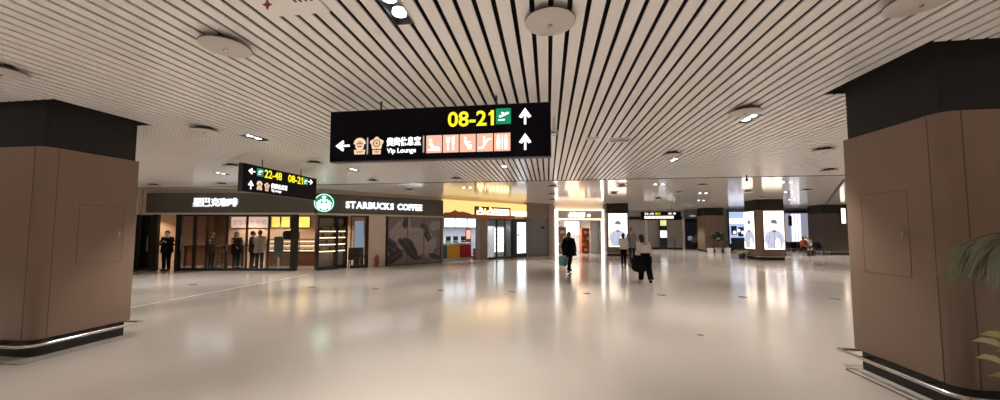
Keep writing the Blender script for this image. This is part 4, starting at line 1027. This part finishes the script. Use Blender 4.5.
for k, (x, y) in enumerate(((12.05, 29.0), (12.72, 29.2), (13.25, 29.0))):
    if k == 1:
        palm((x, y, 0), 'bushy palm in the middle white planter before the plain brown column', 0.17, 0.42, 'pot_white', 20, 0.42, 1.15, 0.55, 0.40, 8, True, trunk=0.35, nl=16, lw=0.035, leaf='frond_dark')
    else:
        t = thing('planter_box', ['white square planter with low greenery left of the bushy palm', '', 'white square planter with low greenery right of the bushy palm'][k], 'plant', (x, y, 0), 0)
        pot(t, 0.15, 0.17, 0.40, 'pot_white', True)
        rnd = random.Random(k); b = MB()
        for j in range(40):
            a = rnd.uniform(0, 2*PI); d = Vector((math.cos(a), math.sin(a), 0)); p0 = Vector((rnd.uniform(-.12, .12), rnd.uniform(-.12, .12), 0.37)); e = p0+d*0.13+Vector((0, 0, rnd.uniform(.05, .16))); n = Vector((-d.y, d.x, 0))*0.02
            m1 = p0.lerp(e, 0.5)+Vector((0, 0, 0.02)); b.add([p0, m1+n, e, m1-n], [(0, 1, 2, 3)])
        b.build('foliage', 'croton_green', t)
palm((11.75, 23.9, 0), 'low green palm at the left foot of the two-poster column', 0.2, 0.3, 'pot_dark', 9, 0.4, 0.5, 0.45, 0.25, 12, trunk=0.08, nl=12, lw=0.02)

# ------------------------------------------------------------------ people
for n_, c, r_ in (('skin', (0.55, 0.34, 0.24), 0.5), ('hair', (0.007, 0.006, 0.006), 0.5), ('hair_brown', (0.10, 0.045, 0.02), 0.45), ('cloth_black', (0.005, 0.005, 0.006), 0.9), ('cloth_dark', (0.035, 0.033, 0.036), 0.8),
                  ('cloth_white', (0.72, 0.69, 0.66), 0.8), ('cloth_grey', (0.24, 0.24, 0.25), 0.8), ('cloth_beige', (0.66, 0.54, 0.43), 0.8), ('cloth_red', (0.45, 0.10, 0.05), 0.8), ('cloth_brown', (0.10, 0.065, 0.05), 0.8),
                  ('lips', (0.35, 0.11, 0.09), 0.5), ('eye', (0.015, 0.012, 0.012), 0.2), ('bag_blue', (0.16, 0.40, 0.52), 0.5), ('cup', (0.8, 0.78, 0.74), 0.5)):
    M[n_] = mat(n_, c, r_, 0.0, 0.15 if n_.startswith('cloth') else 0.5, 0.08, 14)

def skin_mesh(nodes, edges, radii, root):
    """one continuous surface grown round a joint graph"""
    names = list(nodes); ix = {n: i for i, n in enumerate(names)}
    me = bpy.data.meshes.new('b'); me.from_pydata([nodes[n] for n in names], [(ix[a], ix[b_]) for a, b_ in edges], [])
    o = bpy.data.objects.new('b', me); C.objects.link(o)
    o.modifiers.new('s', 'SKIN'); sv = me.skin_vertices[0].data
    for n in names:
        r = radii[n]; sv[ix[n]].radius = r if isinstance(r, tuple) else (r, r); sv[ix[n]].use_root = (n == root)
    o.modifiers['s'].use_smooth_shade = True
    ss = o.modifiers.new('u', 'SUBSURF'); ss.levels = 1; ss.render_levels = 1
    dg = bpy.context.evaluated_depsgraph_get(); dg.update()
    m2 = bpy.data.meshes.new_from_object(o.evaluated_get(dg))
    out = ([tuple(v.co) for v in m2.vertices], [tuple(p.vertices) for p in m2.polygons])
    bpy.data.objects.remove(o); bpy.data.meshes.remove(me); bpy.data.meshes.remove(m2)
    return out

def person(label, loc, rz, H=1.68, pose=None, head_yaw=0.0, head_pitch=0.0, top='cloth_black', hem=0.80, legs='cloth_black', shoes='cloth_black', hair='hair', hair_len=0.10, wide=1.0, flare=1.0, leg_w=1.0, bun=False, fur=None, group=None):
    k = H/1.70
    t = thing('person', label, 'person', loc, rz, group); 
    J = dict(pelvis=(0, 0, .93), spine=(0, 0, 1.10), chest=(0, 0.0, 1.30), neck=(0, 0, 1.445), head=(0, -.012, 1.55),
             hipL=(.085, 0, .90), kneeL=(.09, -.02, .50), ankL=(.09, .01, .09), toeL=(.10, -.14, .035),
             hipR=(-.085, 0, .90), kneeR=(-.09, -.02, .50), ankR=(-.09, .01, .09), toeR=(-.10, -.14, .035),
             shL=(.165, 0, 1.385), elL=(.215, .02, 1.12), wrL=(.215, -.06, .88), shR=(-.165, 0, 1.385), elR=(-.215, .02, 1.12), wrR=(-.215, -.06, .88))
    if pose: J.update(pose)
    J = {n: Vector(p)*k for n, p in J.items()}
    rad = dict(pelvis=(.13, .10), spine=(.115, .09), chest=(.13, .095), neck=.052, head=.06, hipL=.085, kneeL=.058, ankL=.040, toeL=.034, hipR=.085, kneeR=.058, ankR=.040, toeR=.034,
               shL=.058, elL=.042, wrL=.027, shR=.058, elR=.042, wrR=.027)
    E_ = [('pelvis', 'spine'), ('spine', 'chest'), ('chest', 'neck'), ('neck', 'head')]
    for s in 'LR':
        E_ += [('pelvis', 'hip'+s), ('hip'+s, 'knee'+s), ('knee'+s, 'ank'+s), ('ank'+s, 'toe'+s), ('chest', 'sh'+s), ('sh'+s, 'el'+s), ('el'+s, 'wr'+s)]
        w = J['wr'+s]; d = (w-J['el'+s]).normalized(); sx = 1 if s == 'L' else -1
        q = d.cross(Vector((sx, 0, 0))); q = q.normalized() if q.length > .1 else Vector((0, 0, 1))     # across the knuckles
        pn = d.cross(q).normalized()*(-1 if s == 'L' else 1)
        J['pa'+s] = w+d*0.055*k; rad['pa'+s] = (.030, .020); E_.append(('wr'+s, 'pa'+s))
        for f, (off, L_) in enumerate(((-.028, .066), (-.010, .075), (.010, .070), (.026, .055))):
            a, b_ = 'f%d%s' % (f, s), 'g%d%s' % (f, s)
            J[a] = J['pa'+s]+(q*off*1.1+d*0.042)*k; J[b_] = J[a]+(d*L_*0.55+pn*L_*0.35)*k
            rad[a] = .009; rad[b_] = .0075; E_ += [('pa'+s, a), (a, b_)]
        J['t'+s] = w+(d*0.035-q*0.042)*k; J['u'+s] = J['t'+s]+(d*0.035-q*0.014+pn*0.012)*k; rad['t'+s] = .011; rad['u'+s] = .009; E_ += [('wr'+s, 't'+s), ('t'+s, 'u'+s)]
    rad = {n: (tuple(c*k for c in r) if isinstance(r, tuple) else r*k) for n, r in rad.items()}
    body = MB(); vs, fs = skin_mesh(J, E_, rad, 'pelvis'); body.add(vs, fs, 0)
    # head
    hm = Matrix.Translation(J['head']) @ Matrix.Rotation(head_yaw, 4, 'Z') @ Matrix.Rotation(head_pitch, 4, 'X') @ Matrix.Scale(k, 4)
    def hd(mb, c, r, m, n=14, kk=10, shape=None):
        b = MB().ball(c, r, 0, n, kk); vv = [Vector(v) for v in b.v]
        if shape: vv = [shape(v) for v in vv]
        mb.add([hm @ v for v in vv], b.f, m)
    def skull(v):
        v = v.copy(); z = v.z-0.055
        if z < 0: v.x *= 1-0.28*min(1, -z/0.115); v.y = v.y*(1-0.12*min(1, -z/0.115))-0.008
        if v.y < -0.06 and abs(v.x) < 0.028: v.y -= 0.018*max(0, 1-abs(v.z-0.035)/0.04)*(1-abs(v.x)/0.028)
        return v
    hd(body, (0, -0.01, 0.055), (0.076, 0.096, 0.116), 0, 18, 14, skull)
    hd(body, (0, -0.108, 0.033), (0.013, 0.017, 0.022), 0, 8, 6)
    for s in (-1, 1):
        hd(body, (s*0.030, -0.095, 0.058), (0.013, 0.008, 0.008), 1, 8, 6); hd(body, (s*0.075, 0.0, 0.05), (0.011, 0.02, 0.032), 0, 8, 6)
    hd(body, (0, -0.096, -0.008), (0.022, 0.008, 0.008), 2, 8, 6)
    body.build('body', ['skin', 'eye', 'lips'], t, True)
    # hair: a cap over the skull and its length down the back
    h = MB()
    def hairshape(v):
        v = v.copy()
        if v.y < -0.02 and v.z < 0.10: v.y = max(v.y, -0.035); 
        return v
    hd(h, (0, 0.008, 0.075), (0.088, 0.100, 0.108), 0, 18, 12, hairshape)
    if hair_len > 0.02:
        rg = []
        for j in range(6):
            u = j/5; z = 0.09-(0.09+hair_len)*u; w_ = 0.084-0.02*u
            rg.append([hm @ Vector((w_*math.cos(a), 0.055+0.02*u+0.05*math.sin(a), z)) for a in [2*PI*i/12 for i in range(12)]])
        h.rings(rg)
    if bun: hd(h, (0, 0.11, 0.11), (0.045, 0.045, 0.045), 0, 12, 8)
    h.build('hair', hair, t, True)
    # coat or top: a loft down the trunk and two sleeves
    g = MB(); ax = [J['neck']+Vector((0, 0, -.005)), J['neck'].lerp(J['chest'], .35), J['chest'], J['spine'], J['pelvis'], J['pelvis'].lerp((J['kneeL']+J['kneeR'])/2, .5)]
    rx = [.066, .15, .20*wide, .185*wide, .195*wide*flare, .215*wide*flare]; ry = [.062, .09, .135*wide, .13*wide, .145*wide*flare, .165*wide*flare]
    zs = [p.z for p in ax]; rg = []; hemz = hem*k
    for j in range(len(ax)):
        p = ax[j]
        if p.z < hemz and j > 0:
            a = ax[j-1]; u = (a.z-hemz)/max(a.z-p.z, 1e-6); p = a.lerp(p, u); r1 = rx[j-1]+(rx[j]-rx[j-1])*u; r2 = ry[j-1]+(ry[j]-ry[j-1])*u
            rg.append([p+Vector((r1*k*math.cos(q), r2*k*math.sin(q), 0)) for q in [2*PI*i/20 for i in range(20)]]); break
        rg.append([p+Vector((rx[j]*k*math.cos(q), ry[j]*k*math.sin(q), 0)) for q in [2*PI*i/20 for i in range(20)]])
    g.rings(rg)
    for s in 'LR':
        a, b_, c = J['sh'+s], J['el'+s], J['wr'+s]; a2 = a.lerp(J['chest'], .25)+Vector((0, 0, .01*k))
        g.tube([a2, a, a.lerp(b_, .5), b_, b_.lerp(c, .5), c], [x*k*wide for x in (.085, .082, .072, .064, .058, .052)], 12)
    g.build('coat' if hem < .7 else 'jacket', top, t, True)
    if fur:
        f = MB().tube([J['neck']+Vector((.10*k*math.cos(q), .085*k*math.sin(q), 0.005*math.sin(3*q))) for q in [2*PI*i/14 for i in range(14)]], 0.045*k, 8, closed=True); f.build('collar', fur, t, True)
    # trousers
    tr = MB()
    pv = J['pelvis']; tr.rings([[pv+Vector((r1*k*math.cos(q), r2*k*math.sin(q), dz*k)) for q in [2*PI*i/16 for i in range(16)]] for r1, r2, dz in ((.15, .11, .10), (.165, .125, 0.0), (.15, .12, -.09))])
    for s in 'LR':
        a, b_, c = J['hip'+s], J['knee'+s], J['ank'+s]
        tr.tube([a, a.lerp(b_, .5), b_, b_.lerp(c, .5), c+(c-b_).normalized()*0.01], [x*k*leg_w for x in (.098, .090, .072, .066, .060)], 12)
    tr.build('trousers', legs, t, True)
    for s in 'LR':
        a, b_ = J['ank'+s], J['toe'+s]; d = (b_-a); heel = Vector((a.x-d.x*.35, a.y-d.y*.35, b_.z)); 
        MB().tube([heel, Vector((a.x, a.y, b_.z+.012*k)), a.lerp(b_, .55)-Vector((0, 0, .012*k)), b_+Vector((d.x, d.y, 0))*.22], [x*k for x in (.034, .044, .046, .030)], 12).build('shoe', shoes, t, True)
    return t, J
def world(t, v): return Matrix.Translation(t.location) @ Matrix.Rotation(t.rotation_euler.z, 4, 'Z') @ v

WALK = dict(kneeL=(.085, -.16, .52), ankL=(.085, -.22, .10), toeL=(.09, -.37, .07), kneeR=(-.085, .06, .50), ankR=(-.085, .27, .14), toeR=(-.09, .17, .045), elL=(.23, .09, 1.13), wrL=(.24, .06, .89), elR=(-.24, .01, 1.12), wrR=(-.25, -.06, .88))
# the person in the long black coat, walking away towards the shops with a light blue bag
t, J = person('person in a long black hooded coat walking with a light blue bag', (0.85, 15.1, 0), R(150), 1.66, WALK, top='cloth_black', hem=.52, wide=1.25, flare=1.18, hair_len=.14, fur='cloth_black')
p = world(t, J['paL']+Vector((0, 0, -.03)))
b = thing('carrier_bag', 'light blue carrier bag hanging from the hand of the person in black', 'bag', p, R(120))
b0 = MB(); b0.rings([[(x*w, y*d, z) for x, y in ((-1, -1), (0, -1.15), (1, -1), (1, 1), (0, 1.15), (-1, 1))] for w, d, z in ((.14, .06, -.50), (.185, .10, -.44), (.195, .10, -.22), (.16, .05, -.12))]); b0.build('body', 'bag_blue', b, True)
for s in (-1, 1): MB().tube([(-.10, s*.04, -.13), (-.05, s*.02, -.03), (0, 0, 0.0), (.05, s*.02, -.03), (.10, s*.04, -.13)], .007).build('handle', 'bag_blue', b, True)
# the one in a white jacket
person('person in short white jacket and black trousers beside the single-poster column', (3.76, 18.9, 0), R(165), 1.56,
       dict(kneeL=(.07, -.06, .50), ankL=(.07, -.02, .09), kneeR=(-.08, .0, .50), ankR=(-.08, .06, .09), elL=(.20, -.06, 1.13), wrL=(.12, -.24, 1.12), elR=(-.21, .02, 1.13), wrR=(-.21, -.08, .91)), top='cloth_white', hem=.86, hair_len=.10, leg_w=.95)
# the one in front, leaning, with wide black trousers and a black bag
LEAN = dict(WALK); LEAN.update(pelvis=(0, .02, .92), spine=(.02, 0, 1.09), chest=(.05, -.05, 1.28), neck=(.08, -.09, 1.41), head=(.10, -.12, 1.50), shL=(.215, -.05, 1.36), shR=(-.115, -.06, 1.36), elL=(.26, .08, 1.14), wrL=(.22, -.04, .95), elR=(-.20, -.04, 1.12), wrR=(-.25, -.12, .92))
t, J = person('dark-haired person in pale top and wide black trousers striding with a black bag', (3.24, 12.75, 0), R(185), 1.62, LEAN, top='cloth_white', hem=1.04, hair_len=.16, wide=.96, leg_w=1.5, head_yaw=.3)
p = world(t, J['paL']+Vector((0, 0, -.03)))
b = thing('tote_bag', 'large soft black tote bag carried beside the wide black trousers', 'bag', p, R(100))
b0 = MB(); b0.rings([[(x*w, y*d, z) for x, y in ((-1, -1), (0, -1.15), (1, -1), (1, 1), (0, 1.15), (-1, 1))] for w, d, z in ((.20, .08, -.50), (.26, .14, -.42), (.25, .14, -.06), (.20, .06, .06))]); b0.build('body', 'cloth_black', b, True)
for s in (-1, 1): MB().tube([(-.10, s*.03, .0), (-.05, s*.02, .05), (0, 0, 0.06), (.05, s*.02, .05), (.10, s*.03, .0)], .008).build('handle', 'cloth_black', b, True)
person('person in a grey coat farther back, beyond the white jacket', (4.55, 20.6, 0), R(10), 1.84, top='cloth_grey', hem=.50, hair_len=.03, legs='cloth_dark')

# customers in and before the cafe
PHONE = dict(elL=(.24, -.02, 1.13), wrL=(.09, -.22, 1.24), elR=(-.24, -.02, 1.13), wrR=(-.09, -.22, 1.20))
t, J = person('man in black standing in the cafe doorway looking at something in his hands', on(0, 1.27, 0.05), ANG[0]+R(10), 1.70, PHONE, head_pitch=.25, top='cloth_black', hem=.78, hair_len=0.0, wide=1.15)
p = world(t, (J['paL']+J['paR'])/2+Vector((0, -.035, .03)))
b = thing('phone', 'dark phone in the hands of the man in the cafe doorway', 'phone', p, ANG[0]); MB().box(-.037, .037, -.006, .004, -.07, .07).build('case', 'black', b, bevel=.004); MB().box(-.033, .033, .004, .005, -.062, .062).build('screen', 'ad_dark', b)
person('person with brown hair and dark jacket behind the left cafe window', on(0, 2.52, 0.9), ANG[0]+R(100), 1.66, dict(elL=(.22, -.06, 1.13), wrL=(.14, -.24, 1.06), elR=(-.22, -.06, 1.13), wrR=(-.14, -.24, 1.06)), top='cloth_brown', hem=.75, hair='hair_brown', hair_len=.10, legs='cloth_dark')
t, J = person('woman with long black hair and white cup, in the middle of the cafe windows', on(0, 3.65, 0.9), ANG[0]+R(70), 1.66, dict(elL=(.22, -.06, 1.13), wrL=(.14, -.24, 1.15), elR=(-.22, -.04, 1.12), wrR=(-.15, -.2, 1.0)), top='cloth_black', hem=.55, hair_len=.22, flare=1.1)
p = world(t, J['paL']+Vector((-.01, -.045, -.02)))
b = thing('paper_cup', 'white paper cup held by the woman with long black hair', 'cup', p); MB().lathe([(.028, -.05), (.038, .06)], n=16).build('cup', 'cup', b, True); MB().lathe([(.041, .06), (.04, .072), (.03, .075)], n=16).build('lid', 'cup', b, True)
person('short-haired person in dark clothes between the black-haired woman and the beige coat', on(0, 4.20, 1.15), ANG[0]+R(140), 1.68, PHONE, top='cloth_dark', hem=.75, hair_len=0.0)
person('person in a long beige coat behind the cafe window with the art board', on(0, 4.78, 0.80), ANG[0]+R(205), 1.72, dict(elL=(.23, -.02, 1.13), wrL=(.16, -.2, 1.1)), top='cloth_beige', hem=.35, hair='hair_brown', hair_len=.04, flare=1.1)
SIT = dict(pelvis=(0, .05, .56), spine=(0, .06, .74), chest=(0, .03, .93), neck=(0, .0, 1.075), head=(0, -.015, 1.18), hipL=(.09, .0, .54), kneeL=(.11, -.42, .55), ankL=(.11, -.42, .12), toeL=(.12, -.57, .06), hipR=(-.09, .0, .54), kneeR=(-.11, -.42, .55), ankR=(-.11, -.42, .12), toeR=(-.12, -.57, .06),
           shL=(.165, .03, 1.015), elL=(.21, -.04, .77), wrL=(.12, -.26, .68), shR=(-.165, .03, 1.015), elR=(-.21, -.04, .77), wrR=(-.12, -.26, .68))
person('seated person in orange-red in the far seating', (17.5, 27.5, 0), 0.2, 1.66, SIT, top='cloth_red', hem=.5, legs='cloth_dark', hair_len=.08)
person('seated person in a white top at the right of the far seating', (18.1, 28.1, 0), -0.2, 1.70, SIT, top='cloth_white', hem=.5, legs='cloth_dark', hair_len=.03)

# ------------------------------------------------------------------ world, camera, view
w = bpy.data.worlds.new('hall_air'); bpy.context.scene.world = w; w.use_nodes = True
w.node_tree.nodes['Background'].inputs['Color'].default_value = (0.02, 0.018, 0.016, 1)
w.node_tree.nodes['Background'].inputs['Strength'].default_value = 1.0
cam = bpy.data.cameras.new('camera'); co = bpy.data.objects.new('camera', cam); C.objects.link(co)
cam.sensor_fit = 'HORIZONTAL'; cam.sensor_width = 36.0; cam.lens = 36.0*360/1000; cam.shift_y = 9/1000; cam.clip_start = 0.05; cam.clip_end = 200
TH = math.atan(21/360); PSI = math.atan(48/360*math.cos(TH))
co.location = (0, 0, CAMZ); co.rotation_euler = (PI/2+TH, 0, PSI)
sc = bpy.context.scene; sc.camera = co
sc.view_settings.view_transform = 'Standard'; sc.view_settings.look = 'None'; sc.view_settings.exposure = 0.12; sc.view_settings.gamma = 1.0; sc.view_settings.use_curve_mapping = False
sc.cycles.max_bounces = 10; sc.cycles.diffuse_bounces = 6; sc.cycles.glossy_bounces = 4; sc.cycles.transparent_max_bounces = 12
sc.cycles.sample_clamp_indirect = 6.0
